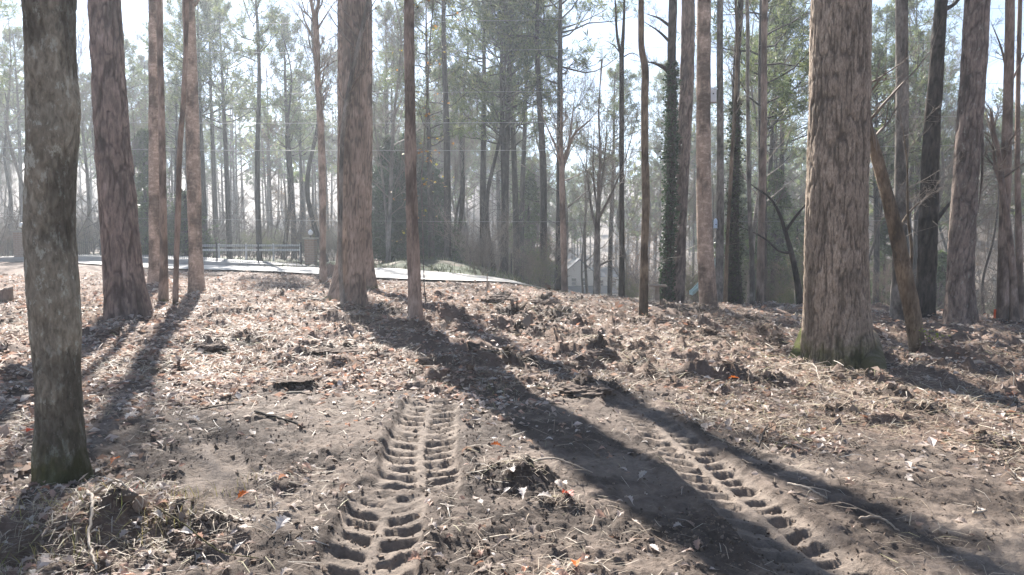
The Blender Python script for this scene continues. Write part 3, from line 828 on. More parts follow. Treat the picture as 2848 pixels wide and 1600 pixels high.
# trunks that can be picked out in the photo: px, distance, kind, index, scale, label
BG = [
 (55, 52, 'B', 0, 1.0, 'slim bare tree at the far left edge beyond the road and iron fence'),
 (238, 50, 'B', 1, 1.15, 'bare tree seen between the lichened trunk and the leaning pine'),
 (282, 58, 'B', 4, 1.2, 'bare grey trunk just left of the leaning pine beyond the road'),
 (365, 62, 'P', 3, 1.0, 'round crowned pine seen between the leaning pine and the tan trunk'),
 (492, 66, 'P', 1, .86, 'pine with crown showing between the two tan trunks on the left'),
 (572, 52, 'P', 0, .86, 'thick dark pine trunk directly right of the right tan trunk, beyond the railing'),
 (640, 54, 'P', 1, .95, 'thick dark pine trunk in the middle of the white railing'),
 (722, 50, 'P', 2, .92, 'darkest pine trunk at the right end of the white railing'),
 (783, 56, 'B', 2, .95, 'dark bare tree left of the brick pillar by the road'),
 (819, 60, 'P', 3, 1.1, 'pine rising behind the right brick pillar'),
 (915, 48, 'B', 2, 1.0, 'dark trunk between the crooked slim tree and the big central trunk'),
 (1076, 58, 'P', 1, 1.0, 'pine with open crown right of the big central trunk'),
 (1245, 40, 'P', 2, .92, 'tall straight pine standing behind the grassy mound'),
 (1281, 50, 'B', 4, 1.0, 'thin bare tree just right of the tall pine behind the mound'),
 (1344, 46, 'P', 0, .95, 'straight pine above the shaded bank, left of a close pair'),
 (1380, 44, 'B', 2, .9, 'dark bare trunk, left one of a close pair above the shaded bank'),
 (1402, 45, 'P', 3, 1.15, 'pine trunk, right one of a close pair above the shaded bank'),
 (1437, 50, 'P', 1, 1.1, 'pine trunk over the right end of the shaded bank'),
 (1510, 42, 'P', 2, 1.0, 'tall dark pine left of the slim forked tree'),
 (1488, 60, 'B', 0, 1.05, 'bare grey tree behind the tall dark pine left of centre right'),
 (1556, 41, 'P', 0, 1.05, 'dark pine standing directly behind the slim forked tree'),
 (1638, 60, 'B', 1, 1.1, 'bare tree in front of the pale house'),
 (2083, 40, 'B', 0, .95, 'bare tree in the gap right of the ivy covered stem'),
 (2120, 34, 'P', 3, 1.05, 'pine with low boughs left of the huge furrowed trunk'),
 (2170, 48, 'P', 1, 1.05, 'pine with spreading crown seen left of the huge furrowed trunk'),
 (2440, 46, 'P', 3, .95, 'pine seen between the huge trunk and the leaning sapling'),
 (2545, 50, 'P', 0, .9, 'pine seen between the grey trunk and the dark trunk on the right'),
 (2640, 60, 'B', 0, 1.0, 'bare tree on the far slope right of the dark trunk'),
 (2755, 44, 'B', 4, .9, 'thin bare tree beside the orange marker on the right'),
]
for (px, Y, kd, ix, s, lab) in BG:
    X, Yy = at_px(px, Y)
    pr = (protoP if kd == 'P' else protoB)[ix]
    place(pr, 'pine_tree' if kd == 'P' else 'bare_tree', X, Yy, s, g.uniform(0, 6.28), lab, 'pine tree' if kd == 'P' else 'bare tree')
# evergreens with a clear place in the photo
for (px, Y, ix, s, lab) in [
 (1085, 43, 0, 1.0, 'dark evergreen left of the slim brown trunk, behind the grassy mound'),
 (1150, 45, 0, 1.15, 'tallest dark evergreen behind the slim brown trunk'),
 (1205, 43, 0, .8, 'dark evergreen right of the slim brown trunk beside the tall pine'),
 (410, 47, 1, .92, 'light green conical evergreen behind the left tan trunk'),
 (520, 49, 2, 1.1, 'low light green evergreen behind the right tan trunk'),
 (2215, 50, 1, .8, 'yellow green evergreen left of the huge furrowed trunk'),
 (2460, 48, 1, .75, 'green evergreen behind the leaning sapling'),
 (2150, 44, 1, .95, 'light green evergreen behind the small black forked tree'), (2050, 52, 1, 1.1, 'light green evergreen behind the ivy clad stem'),
 (2620, 50, 2, 1.2, 'low light green evergreen between the dark trunk and the plated pine'), (1470, 56, 1, 1.0, 'evergreen behind the tall dark pine above the shaded bank')]:
    X, Yy = at_px(px, Y); place(protoE[ix], 'evergreen_tree', X, Yy, s, g.uniform(0, 6), lab, 'evergreen tree')
# the rest of the wood: nobody can tell these apart
def blocked(px, Y):
    if 430 < px < 760 and Y < 62: return True
    if 560 < px < 860 and Y < 52: return True
    if 1555 < px < 1725 and 24 < Y < 50: return True
    return False
LM = [(140, 'lichened trunk'), (310, 'leaning pine'), (436, 'left tan trunk'), (540, 'right tan trunk'), (890, 'crooked slim tree'), (985, 'big central trunk'), (1148, 'slim brown trunk'),
      (1245, 'mound pine'), (1400, 'close pair'), (1565, 'slim forked tree'), (1730, 'V topped trunk'), (1793, 'kinked trunk'), (1866, 'dark ivy tree'), (1960, 'straight brown trunk'),
      (2045, 'ivy stem'), (2120, 'small black fork'), (2330, 'huge trunk'), (2505, 'pale grey trunk'), (2583, 'dark trunk'), (2690, 'plated pine'), (2805, 'rightmost trunks')]
def where(px):
    if px < 0: return 'past the left edge'
    if px > 2848: return 'past the right edge'
    if px < 140: return 'left of the lichened trunk'
    if px >= 2805: return 'right of the rightmost trunks'
    for (p, n_), (p2, n2) in zip(LM[:-1], LM[1:]):
        if p <= px < p2: return 'between the ' + n_ + ' and the ' + n2
def row(Y): return 'front' if Y < 55 else 'middle' if Y < 80 else 'back'
cnt = 0
gp = 'pines of the wood beyond the road'; gb = 'bare trees of the wood beyond the road'; gs = 'bare shrubs under the wood'
for t in range(400):
    px = g.uniform(-350, 3200); Y = g.uniform(40, 105)
    if px > 1450: Y = g.uniform(42, 105)
    if blocked(px, Y) or (60 < px < 900 and g.uniform() < .35): continue
    gapp = any(abs(px - c_) < w_ for c_, w_ in ((1690, 85), (2215, 40), (2440, 30), (250, 90), (2560, 20), (640, 60)))
    X, Yy = at_px(px, Y); cnt += 1
    if cnt > 185: break
    if g.uniform() < (.12 if gapp else .38):
        place(protoP[g.integers(4)], 'pine_tree', X, Yy, g.uniform(.85, 1.12), g.uniform(0, 6.28), row(Y) + ' row pine ' + where(px), 'pine tree', gp)
    else:
        place(protoB[g.integers(5)], 'bare_tree', X, Yy, g.uniform(.6, .8) if gapp else g.uniform(.75, 1.15), g.uniform(0, 6.28), row(Y) + ' row leafless tree ' + where(px), 'bare tree', gb)
for t in range(170):
    px = g.uniform(-200, 3050); Y = g.uniform(44, 80) if px < 1250 else g.uniform(27, 70)
    if (blocked(px, Y) and Y < 50) or (1540 < px < 1740): continue
    X, Yy = at_px(px, Y); place(protoS[g.choice(4, p=[.38, .30, .08, .24])], 'bare_shrub', X, Yy, g.uniform(.5, 1.05), g.uniform(0, 6.28), row(Y) + ' row low shrub ' + where(px), 'shrub', gs)

# distant wood closing the view: one mass
out = []; tc = []; gg = np.random.default_rng(77)
for t in range(520):
    a = gg.uniform(-.85, .85); r = gg.uniform(88, 210); r = max(r, 140) if .055 < a < .155 else r; x = math.sin(a) * r; y = math.cos(a) * r; z0 = float(terrain(x, y)); H = gg.uniform(14, 21)
    out.append((x, y, z0 - .5, x + gg.normal(0, .5), y, z0 + H, .2, .05, 0))
    pine = gg.uniform() < .5
    for j in range(16):
        z = z0 + H * gg.uniform(.25 if not pine else .5, 1); b = gg.uniform(0, 6.28); L = gg.uniform(1.5, 3.6)
        e = (x + math.cos(b) * L, y + math.sin(b) * L, z + L * gg.uniform(.2, .9))
        out.append((x, y, z, *e, .06, .02, 0))
        for q_ in range(4):
            f = gg.uniform(.3, 1); s_ = [x + (e[0] - x) * f, y + (e[1] - y) * f, z + (e[2] - z) * f]
            out.append((*s_, s_[0] + gg.normal(0, 1), s_[1] + gg.normal(0, 1), s_[2] + gg.uniform(0, 1.4), .03, .012, 0))
            if pine: tc.append(s_)
o = link('distant_wood', out_mesh('distant_wood', out, 3), M['twig_dark']); tag(o, kind='stuff')
tc = np.array(tc); V, Fs, c = tufts(tc, gg.uniform(.7, 1.2, len(tc)), 7, PINE, gg, .3)
tag(link('distant_needles', npmesh('distant_needles', V, Fs, c), M['needles']), kind='stuff')
# low brush
out = []
for t in range(5600):
    a = gg.uniform(-.8, .8); r = gg.uniform(52, 150); r = max(r, 136) if .055 < a < .155 else r; x = math.sin(a) * r; y = math.cos(a) * r; z0 = float(terrain(x, y)) if t % 1 == 0 else 0
    h = gg.uniform(.8, 4.6); d = (gg.normal(0, .5), gg.normal(0, .5), 1)
    p = (x + d[0] * h, y + d[1] * h, z0 + h); out.append((x, y, z0 - .1, *p, .035, .015, 0))
    for q_ in range(5):
        f = gg.uniform(.2, 1); s_ = (x + d[0] * h * f, y + d[1] * h * f, z0 + h * f); out.append((*s_, s_[0] + gg.normal(0, .6), s_[1] + gg.normal(0, .6), s_[2] + gg.uniform(0, 1), .025, .012, 0))
tag(link('underbrush', out_mesh('underbrush', out, 3), M['twig_dark']), kind='stuff')

# ------------------------------------------------------------------ trees of the plot
def plot_tree(name, cat, label, pts, mat, kind, nseg=40, nring=140, H=17, flare=.35, fh=.25, lobes=5, crown='bare', seed=0, group=None, limbs=(), top_r=.35, twigs=0):
    """pts: (px, py, width px) from the base upward; base lies on the ground"""
    bx, by = g2px(pts[0][0], pts[0][1])
    if by > 26 or (pts[0][0] > 1500 and pts[0][1] < 842): by = 22.5 + (seed % 4) * .6; bx = (pts[0][0] - 1424) / F * by      # stands just past the brow of the slope
    bz = float(terrain(bx, by))
    root = tree_root(name, (bx, by, bz), label, cat, group)
    P = []; R = []
    for (px, py, w) in pts:
        v = pxat(px, py, by); dist = (v - cam.location).length * 1.0
        P.append((v.x - bx, v.y - by, v.z - bz)); R.append(w / 2 / F * by * .985)
    P[0] = (0, 0, 0)
    P.insert(0, (P[0][0] - (P[1][0] - P[0][0]) * .1, 0, -.35)); R.insert(0, R[0] * 1.03)
    zt = P[-1][2]
    dx = (P[-1][0] - P[-2][0]) / max(.3, P[-1][2] - P[-2][2])
    g = np.random.default_rng(seed + 500)
    if H > zt + 1:
        for f in (.3, .65, 1.0):
            z = zt + (H - zt) * f; P.append((P[-1][0] + dx * .5 * (z - P[-1][2]) + g.normal(0, .08), g.normal(0, .1), z)); R.append(R[len(pts)] * (1 - f * (1 - top_r)) if f < 1 else .03)
    V, q, C = trunk_mesh(P, R, nseg, nring, kind, flare, fh, lobes, seed, min(zt + 1.0, H) + .35)
    link('trunk', npmesh('trunk', V, q, FURROW_SHADE, smooth=True), M[mat], root)
    ctr = lambda z: (np.interp(z, C[:, 2], C[:, 0]), np.interp(z, C[:, 2], C[:, 1]), z, np.interp(z, C[:, 2], C[:, 3]))
    if crown == 'pine':
        out, tc, tz = pine_crown(g, H, H * .62, 2.6, 22)
        f = lambda s: (s[0] + ctr(s[2])[0], s[1], s[2], s[3] + ctr(s[5])[0], *s[4:])
        out = [f(s) for s in out]; tc[:, 0] += [ctr(z)[0] for z in tc[:, 2]]
        link('branches', out_mesh('branches', out, 3, .008), M[mat], root)
        V, Fs, c = tufts(tc, tz, 10, PINE, g, .14); link('needles', npmesh('needles', V, Fs, c), M['needles'], root)
    elif crown == 'bare':
        out = []
        for j in range(9):
            z = max(zt + .6, H * .45) + (H - max(zt + .6, H * .45)) * (j + g.uniform()) / 9 * .95; c4 = ctr(z); a = g.uniform(0, 6.28)
            grow(g, c4[:3], (math.cos(a), math.sin(a), g.uniform(.4, 1.2)), H * .2 * g.uniform(.7, 1.2), c4[3] * .45, 0, out, 2, .25, (4, 3), .15)
        link('branches', out_mesh('branches', out, 4, .006), M[mat], root)
    if twigs:
        out = []
        if crown == 'none':
            for j in range(14):
                c4 = ctr(zt * (.62 + .38 * (j + .5) / 14) if j < 13 else zt); a = g.uniform(0, 6.28); grow(g, c4[:3], (math.cos(a), math.sin(a), g.uniform(.8, 2)), g.uniform(.5, 1.5), max(.006, c4[3] * .4), 1, out, 3, .25, (4, 3, 3), .16)
        for j in range(twigs):
            z = g.uniform(.5, zt) ; c4 = ctr(z); a = g.uniform(0, 6.28)
            grow(g, c4[:3], (math.cos(a), math.sin(a), g.uniform(.1, .8)), g.uniform(.25, .9), .006, 2, out, 3, .1, (3, 3, 3), .2)
        link('twigs', out_mesh('twigs', out, 3, .003), M['twig'], root)
    for L in limbs:     # limb as photo pixels (px,py,width px) plus depth offset at the tip
        lp, dy = L; PP = []; RR = []
        for i_, (px, py, w) in enumerate(lp):
            yy = by + dy * i_ / (len(lp) - 1); v = pxat(px, py, yy); PP.append((v.x - bx, v.y - by, v.z - bz)); RR.append(w / 2 / F * yy)
        Cc = catmull(np.concatenate([np.array(PP), np.array(RR)[:, None]], 1), 6 * len(PP)); Cc[:, 3] *= 1 - .72 * np.linspace(0, 1, len(Cc)) ** 2; LL = np.linalg.norm(Cc[-1, :3] - Cc[0, :3])
        mb = MB(); mb.tube([c[:3] for c in Cc], [max(.003, c[3]) for c in Cc], 8); br = mb.build('branch', M[mat], root, True)
        out = []
        for c in Cc[len(Cc) // 3:]:
            if g.uniform() < .65:
                d = g.normal(0, 1, 3); d[2] = abs(d[2]); grow(g, c[:3], d, g.uniform(.25, .6) * max(.8, LL * .6), max(.004, c[3] * .4), 1, out, 3, .15, (4, 4, 3), .18)
        d = Cc[-1, :3] - Cc[-3, :3]; grow(g, Cc[-1, :3], d, LL * .35, max(.004, Cc[-1, 3]), 1, out, 3, .15, (4, 4, 3), .15)
        if out: link('twigs', out_mesh('twigs', out, 3, .003), M['twig'], br)
    return root, (bx, by, bz), ctr

TREES = {}
def T(key, *a, **k): TREES[key] = plot_tree(*a, **k)
T('lichen', 'lichened_tree', 'tree', 'nearest trunk at the far left, patched with grey lichen, mossy at its foot',
  [(172, 1345, 152), (163, 1150, 130), (152, 900, 124), (140, 650, 128), (146, 400, 126), (142, 150, 130), (136, 0, 138)],
  'bark_lichen', 'flaky', 140, 280, 14, .60, .17, 4, seed=1)
T('leanpine', 'pine_tree', 'pine tree', 'leaning pine with dark plated bark, second trunk from the left',
  [(358, 895, 122), (345, 780, 100), (326, 560, 92), (308, 330, 82), (291, 0, 76)], 'bark_pine', 'pine', 110, 300, 20, .16, .3, 6, crown='pine', seed=2)
T('tan1', 'tan_trunk_tree', 'tree', 'smooth tan trunk standing behind a thin dark stem, left of its tan twin',
  [(440, 796, 50), (436, 700, 42), (436, 440, 42), (434, 200, 39), (433, 0, 37)], 'bark_tan', 'smooth', 44, 160, 18, .55, .35, 5, seed=3)
T('tan1b', 'slim_tree', 'tree', 'thin dark stem rising in front of the left tan trunk',
  [(455, 843, 27), (456, 740, 22), (454, 600, 19), (451, 400, 18), (447, 200, 16), (440, 0, 14)], 'bark_poplar', 'smooth', 24, 100, 11, .2, .2, 4, seed=4)
T('thin4', 'slim_tree', 'tree', 'very thin stem curving up toward the right tan trunk',
  [(488, 850, 16), (490, 740, 14), (496, 560, 15), (500, 420, 14), (510, 280, 13), (517, 120, 11), (522, 0, 10)], 'bark_poplar', 'smooth', 20, 90, 9, .1, .2, 4, seed=5, crown='bare')
T('tan2', 'tan_trunk_tree', 'tree', 'smooth tan trunk with a swollen foot, the right of two tan twins',
  [(547, 815, 44), (544, 700, 37), (539, 500, 37), (532, 250, 34), (524, 0, 31)], 'bark_tan', 'smooth', 44, 160, 18, .45, .28, 5, seed=6,
  limbs=[([(538, 20, 8), (550, 2, 8), (575, -30, 7)], 0.3)])
T('crook', 'slim_tree', 'tree', 'crooked slim tree forking at the top, just left of the big central trunk',
  [(899, 794, 24), (898, 700, 19), (897, 520, 21), (892, 350, 19), (884, 230, 17), (880, 100, 17), (877, 40, 16)], 'bark_poplar', 'smooth', 26, 120, 7.5, .25, .2, 4, seed=7, crown='none',
  limbs=[([(877, 55, 12), (884, 20, 11), (892, -60, 9)], .2), ([(878, 60, 12), (868, 20, 11), (858, -60, 9)], -.2)], twigs=8)
T('backleft', 'poplar_tree', 'tree', 'trunk half hidden behind the big central trunk, its mossy root running left',
  [(955, 836, 84), (957, 750, 50), (959, 500, 40), (960, 250, 40), (960, 0, 40)], 'bark_poplar', 'poplar', 56, 170, 18, .45, .3, 4, seed=8)
T('backright', 'poplar_tree', 'tree', 'grey brown trunk showing along the right edge of the big central trunk',
  [(1014, 806, 64), (1012, 700, 46), (1013, 450, 42), (1014, 200, 40), (1013, 0, 40)], 'bark_poplar', 'poplar', 50, 160, 18, .35, .3, 4, seed=9)
T('central', 'poplar_tree', 'tree', 'big brown central trunk in front, casting the broad shadow to the lower right',
  [(981, 866, 86), (981, 780, 72), (982, 650, 68), (984, 400, 68), (986, 200, 68), (987, 0, 68)], 'bark_poplar', 'poplar', 110, 300, 20, .14, .25, 5, seed=10)
T('stem', 'climbing_stem', 'vine', 'thin stem crossing the face of the big central trunk toward the upper right',
  [(956, 872, 16), (947, 760, 12), (947, 600, 11), (949, 480, 12), (956, 340, 12), (976, 220, 12), (1003, 100, 12), (1030, -20, 12)], 'bark_grey', 'smooth', 16, 110, 6.6, .1, .2, 4, seed=11, crown='none', twigs=10)
T('brown', 'slim_tree', 'tree', 'slim brown trunk in front of the dark evergreens, right of the big central trunk',
  [(1157, 914, 42), (1153, 820, 36), (1149, 700, 34), (1143, 500, 31), (1140, 250, 29), (1137, 0, 26)], 'bark_poplar', 'flaky', 54, 190, 14, .22, .16, 5, seed=12, twigs=3)
T('fork', 'forked_tree', 'tree', 'slim tree forking at mid height, left of the pale house',
  [(1571, 827, 19), (1568, 700, 17), (1564, 560, 16), (1562, 460, 13), (1561, 380, 8), (1562, 250, 6)], 'bark_poplar', 'smooth', 22, 110, 7, .25, .2, 4, seed=13, crown='none',
  limbs=[([(1563, 480, 12), (1575, 430, 11), (1600, 370, 9), (1640, 335, 6), (1675, 290, 4)], .6), ([(1562, 470, 8), (1550, 420, 7), (1520, 350, 5), (1500, 300, 3)], -.5), ([(1580, 420, 6), (1590, 340, 5), (1600, 250, 3)], -.6)], twigs=6)
T('housebare', 'bare_tree', 'tree', 'grey tree dividing low down, its trunk in front of the pale house',
  [(1662, 806, 19), (1661, 720, 17), (1662, 620, 15), (1667, 520, 9), (1669, 400, 6)], 'bark_grey', 'smooth', 22, 90, 7.5, .2, .2, 4, seed=14, crown='none',
  limbs=[([(1660, 640, 10), (1645, 580, 8), (1630, 480, 6), (1605, 420, 3)], .8), ([(1664, 610, 9), (1690, 560, 7), (1730, 470, 5), (1770, 330, 3)], -.8), ([(1667, 560, 6), (1685, 400, 5), (1690, 290, 3)], .5), ([(1663, 740, 7), (1690, 727, 6), (1720, 715, 4)], .2), ([(1662, 600, 6), (1650, 480, 5), (1655, 330, 3)], .3)], twigs=8)
T('vfork', 'forked_tree', 'tree', 'straight dark trunk splitting into a narrow V near the top of the picture',
  [(1730, 802, 20), (1730, 720, 16), (1729, 500, 14), (1729, 300, 14), (1729, 145, 14)], 'bark_dark', 'smooth', 22, 110, 6.4, .3, .2, 4, seed=15, crown='none',
  limbs=[([(1729, 160, 10), (1718, 110, 8), (1712, 20, 7), (1708, -60, 5)], .1), ([(1730, 150, 11), (1735, 60, 9), (1738, -60, 8)], -.1), ([(1727, 150, 4), (1705, 125, 3), (1680, 112, 2)], .3), ([(1731, 160, 4), (1760, 148, 3), (1785, 165, 2)], .3)])
T('bent', 'bent_tree', 'tree', 'slim trunk with a sharp kink near the top, lit along its left edge',
  [(1789, 880, 27), (1791, 780, 24), (1792, 700, 21), (1796, 560, 22), (1793, 400, 20), (1793, 260, 20), (1794, 190, 20), (1785, 140, 17), (1783, 60, 16), (1783, 0, 15)], 'bark_sapling', 'smooth', 30, 150, 13, .12, .15, 4, seed=16, twigs=4)
T('ivy', 'ivy_clad_tree', 'tree', 'dark ivy covered tree with side boughs, left of the two close trunks',
  [(1853, 806, 32), (1858, 700, 21), (1864, 550, 21), (1869, 350, 22), (1868, 180, 21), (1872, 0, 20)], 'bark_dark', 'pine', 30, 120, 18, .2, .3, 4, seed=17, crown='bare',
  limbs=[([(1864, 200, 14), (1840, 185, 11), (1815, 175, 8), (1785, 172, 6)], .3), ([(1866, 75, 9), (1830, 50, 7), (1800, 40, 5)], .3), ([(1866, 120, 9), (1835, 90, 7), (1790, 60, 4)], -.4)])
T('pineL', 'pine_tree', 'pine tree', 'pine leaning slightly right, the left of the two close trunks right of centre',
  [(1878, 853, 50), (1881, 760, 46), (1886, 620, 42), (1898, 430, 38), (1909, 250, 34), (1914, 0, 32)], 'bark_pine', 'pine', 60, 200, 19, .12, .2, 5, crown='pine', seed=18)
T('tanR', 'tan_trunk_tree', 'tree', 'straight brown smooth trunk, the right of the two close trunks right of centre',
  [(1972, 868, 54), (1965, 760, 49), (1959, 600, 43), (1957, 400, 40), (1957, 200, 40), (1958, 0, 38)], 'bark_tan', 'smooth', 60, 190, 19, .14, .2, 5, seed=19, twigs=5)
T('boxtree', 'grey_tree', 'tree', 'grey trunk holding the white nest box, just right of the straight brown trunk',
  [(2001, 836, 24), (2003, 600, 20), (2003, 350, 18), (2003, 0, 16)], 'bark_grey', 'smooth', 26, 110, 15, .2, .2, 4, seed=20)
T('thinstem', 'slim_tree', 'tree', 'very thin stem with one sunlit edge between the nest box tree and the ivy stem',
  [(2017, 858, 13), (2022, 700, 10), (2035, 450, 10), (2047, 250, 9), (2050, 100, 8), (2046, 0, 7)], 'bark_sapling', 'smooth', 16, 100, 7, .2, .2, 4, seed=21, twigs=10, crown='none')
T('ivystem', 'ivy_clad_tree', 'tree', 'slender ivy clad tree with a wide foot, right of the thin bright stem',
  [(2043, 822, 48), (2042, 720, 26), (2042, 600, 22), (2046, 400, 20), (2048, 200, 17), (2060, 0, 14)], 'bark_dark', 'pine', 24, 110, 14, .35, .3, 4, seed=22)
T('farthin', 'slim_tree', 'tree', 'straight grey trunk left of the small black forked tree',
  [(2116, 826, 22), (2119, 600, 18), (2124, 350, 17), (2128, 0, 15)], 'bark_poplar', 'smooth', 22, 100, 15, .1, .2, 4, seed=23)
T('farthin2', 'slim_tree', 'tree', 'thin trunk pair partner just left of the straight grey trunk',
  [(2096, 824, 17), (2090, 700, 14), (2084, 560, 11), (2080, 300, 10), (2078, 0, 9)], 'bark_grey', 'smooth', 18, 90, 12, .1, .2, 4, seed=24)
T('blackfork', 'forked_tree', 'tree', 'small black leaning tree forked like a Y, left of the huge furrowed trunk',
  [(2230, 838, 21), (2215, 770, 17), (2200, 700, 15), (2184, 642, 12)], 'bark_dark', 'smooth', 20, 60, 2.4, .2, .15, 4, seed=25, crown='none',
  limbs=[([(2185, 650, 11), (2170, 600, 10), (2140, 550, 8), (2100, 522, 6), (2060, 490, 4)], .4), ([(2184, 645, 9), (2215, 600, 8), (2245, 565, 6), (2262, 545, 4)], -.2), ([(2199, 704, 8), (2170, 700, 6), (2135, 670, 6), (2080, 640, 4), (2040, 625, 3)], .3)])
T('huge', 'oak_tree', 'oak tree', 'huge trunk with deeply furrowed bark and mossy roots, right foreground',
  [(2330, 1008, 196), (2326, 900, 172), (2324, 750, 160), (2326, 550, 152), (2331, 350, 148), (2335, 150, 144), (2337, 0, 140)],
  'bark_oak', 'oak', 190, 300, 20, .27, .17, 5, seed=26)
T('sapling', 'leaning_sapling', 'tree', 'leaning sapling with a sunlit left edge coming out from behind the huge trunk',
  [(2551, 985, 40), (2534, 860, 42), (2510, 740, 40), (2484, 610, 36), (2450, 480, 30), (2418, 370, 28), (2385, 290, 24), (2360, 150, 20)], 'bark_sapling', 'flaky', 40, 150, 6, .1, .15, 4, seed=27, crown='none', twigs=4,
  limbs=[([(2500, 640, 10), (2530, 590, 8), (2560, 560, 5)], .5), ([(2525, 800, 12), (2536, 700, 8), (2527, 620, 8), (2520, 420, 5), (2500, 300, 4)], .3)])
T('greyR', 'grey_tree', 'tree', 'straight pale grey trunk behind the leaning sapling',
  [(2497, 888, 44), (2500, 760, 38), (2506, 520, 36), (2509, 250, 33), (2508, 0, 31)], 'bark_grey', 'smooth', 44, 150, 18, .2, .25, 4, seed=28, twigs=4)
T('darkR', 'dark_tree', 'tree', 'dark trunk leaning right at the top, between the grey trunk and the plated pine',
  [(2570, 882, 52), (2578, 760, 44), (2583, 600, 44), (2590, 400, 38), (2604, 200, 32), (2618, 0, 28)], 'bark_dark', 'pine', 40, 150, 17, .2, .25, 4, seed=29,
  limbs=[([(2618, 30, 14), (2650, 15, 12), (2690, -30, 9)], .3), ([(2592, 630, 12), (2630, 580, 11), (2680, 520, 8)], .6)])
T('pineR', 'pine_tree', 'pine tree', 'thick pine with plated bark, its left edge sunlit, near the right side',
  [(2670, 912, 84), (2670, 800, 66), (2676, 650, 60), (2690, 420, 58), (2706, 200, 58), (2718, 0, 56)], 'bark_pine_lichen', 'pine', 80, 230, 20, .12, .2, 5, crown='pine', seed=30,
  limbs=[([(2728, 300, 8), (2733, 420, 8), (2724, 560, 7), (2712, 620, 6)], -.1)])
T('right2', 'brown_tree', 'tree', 'straight brown trunk near the right edge, with the orange marker at its foot',
  [(2788, 906, 34), (2790, 760, 30), (2797, 500, 27), (2806, 200, 25), (2809, 0, 23)], 'bark_poplar', 'smooth', 34, 130, 17, .1, .2, 4, seed=31,
  limbs=[([(2808, 230, 8), (2780, 120, 6), (2755, 60, 4)], .3), ([(2808, 240, 6), (2840, 170, 5), (2870, 100, 4)], .3)])
T('twist', 'twisted_tree', 'tree', 'twisted thin tree crossing in front of the rightmost trunks',
  [(2822, 908, 28), (2818, 780, 20), (2805, 640, 18), (2787, 520, 16), (2778, 430, 13), (2760, 350, 12), (2757, 310, 8)], 'bark_poplar', 'smooth', 24, 110, 3.9, .1, .15, 4, seed=32, crown='none', twigs=8,
  limbs=[([(2788, 530, 10), (2768, 460, 9), (2762, 400, 8), (2768, 350, 6)], .2)])
T('edge', 'brown_tree', 'tree', 'rightmost trunk, cut by the edge of the picture',
  [(2842, 905, 20), (2836, 760, 18), (2832, 600, 16), (2830, 500, 14)], 'bark_poplar', 'smooth', 22, 80, 15, .1, .2, 4, seed=33)

# roots that run out over the soil
def root_arm(key, pts, mat):
    root, b, _ = TREES[key]; PP = []
    for (px, py, w, dz) in pts:
        x, y = g2px(px, py); PP.append((x - b[0], y - b[1], terrain(x, y) - b[2] + dz, w / 2 / F * y))
    C = catmull(np.array(PP), 22); mb = MB(); mb.tube([c[:3] for c in C], [c[3] for c in C], 12)
    mb.build('root', M[mat], root, True)
root_arm('backleft', [(945, 838, 26, .30), (922, 838, 20, .12), (905, 838, 14, .03), (893, 836, 8, -.02)], 'bark_lichen')
root_arm('huge', [(2392, 990, 100, .22), (2424, 1026, 76, .06), (2452, 1056, 36, -.04)], 'bark_oak')
root_arm('huge', [(2266, 975, 90, .22), (2232, 992, 62, .05), (2200, 1000, 26, -.04)], 'bark_moss')
root_arm('lichen', [(196, 1300, 62, .17), (228, 1328, 44, .03), (262, 1352, 20, -.04)], 'bark_moss')

# ivy on the two clad trees and yellow leaves on a hanging vine
def ivy(key, z0, z1, n, spread, seed, pal, size=(.05, .11)):
    root, b, ctr = TREES[key]; g = np.random.default_rng(seed)
    z = g.uniform(z0, z1, n); a = g.uniform(0, 2 * PI, n); c = np.array([ctr(v) for v in z])
    lump = 1 + .9 * vn3(np.cos(a) * 1.2, np.sin(a) * 1.2, z * 1.6)
    rr = c[:, 3] + np.abs(g.normal(0, spread, n)) * lump
    P = np.stack([c[:, 0] + rr * np.cos(a), c[:, 1] + rr * np.sin(a), z], 1)
    A, B, C = rand_frames(n, 1.3, g)
    V, Fs = scatter_mesh(LEAF_T, LEAF_F, P, A, B * 1.5, C, g.uniform(*size, n))
    link('ivy_leaves', npmesh('ivy_leaves', V, Fs, np.repeat(pal[g.choice(len(pal), n)], len(LEAF_T), 0)), M['foliage'], root)
ivy('ivy', .1, 7.5, 5200, .055, 41, HOLLY * .8)
ivy('ivystem', .1, 6.5, 3000, .06, 42, np.array([[.05, .07, .03], [.08, .10, .035], [.04, .055, .025]]))
# vine with yellow leaves beside the slim brown trunk
bx, by = g2px(1180, 905); by += 2.5; bx = (1185 - 1424) / F * by; bz = float(terrain(bx, by))
vr = thing('yellow_leaved_sapling', (bx, by, bz), 'thin sapling hung with yellow and orange leaves, right of the slim brown trunk', 'sapling')
g = np.random.default_rng(61); out = []; pts = []
prev = np.array([0, 0, -.1])
for (px, py) in [(1180, 800), (1176, 650), (1172, 500), (1180, 380), (1190, 250), (1196, 120), (1205, 0), (1215, -80)]:
    v = pxat(px, py, by); q_ = np.array([v.x - bx, 0, v.z - bz]); out.append((*prev, *q_, .012, .010, 0))
    for j in range(7):
        f = g.uniform(); s_ = prev + (q_ - prev) * f; d = g.normal(0, 1, 3); d[2] = abs(d[2]) * .3 - .1
        if f * 1 and v.z > 1.2: grow(g, s_, d, g.uniform(.2, .65), .005, 2, out, 3, -.1, (4, 3, 3), .2)
    prev = q_
link('stem', out_mesh('stem', out, 4, .003), M['bark_grey'], vr)
tips = np.array([s[3:6] for s in out if s[8] >= 2 and s[5] > 1.2])
tips = tips[g.uniform(0, 1, len(tips)) < .38 + .2 * (tips[:, 2] > 2.6)]; n = len(tips); A, B, C = rand_frames(n, 1.3, g)
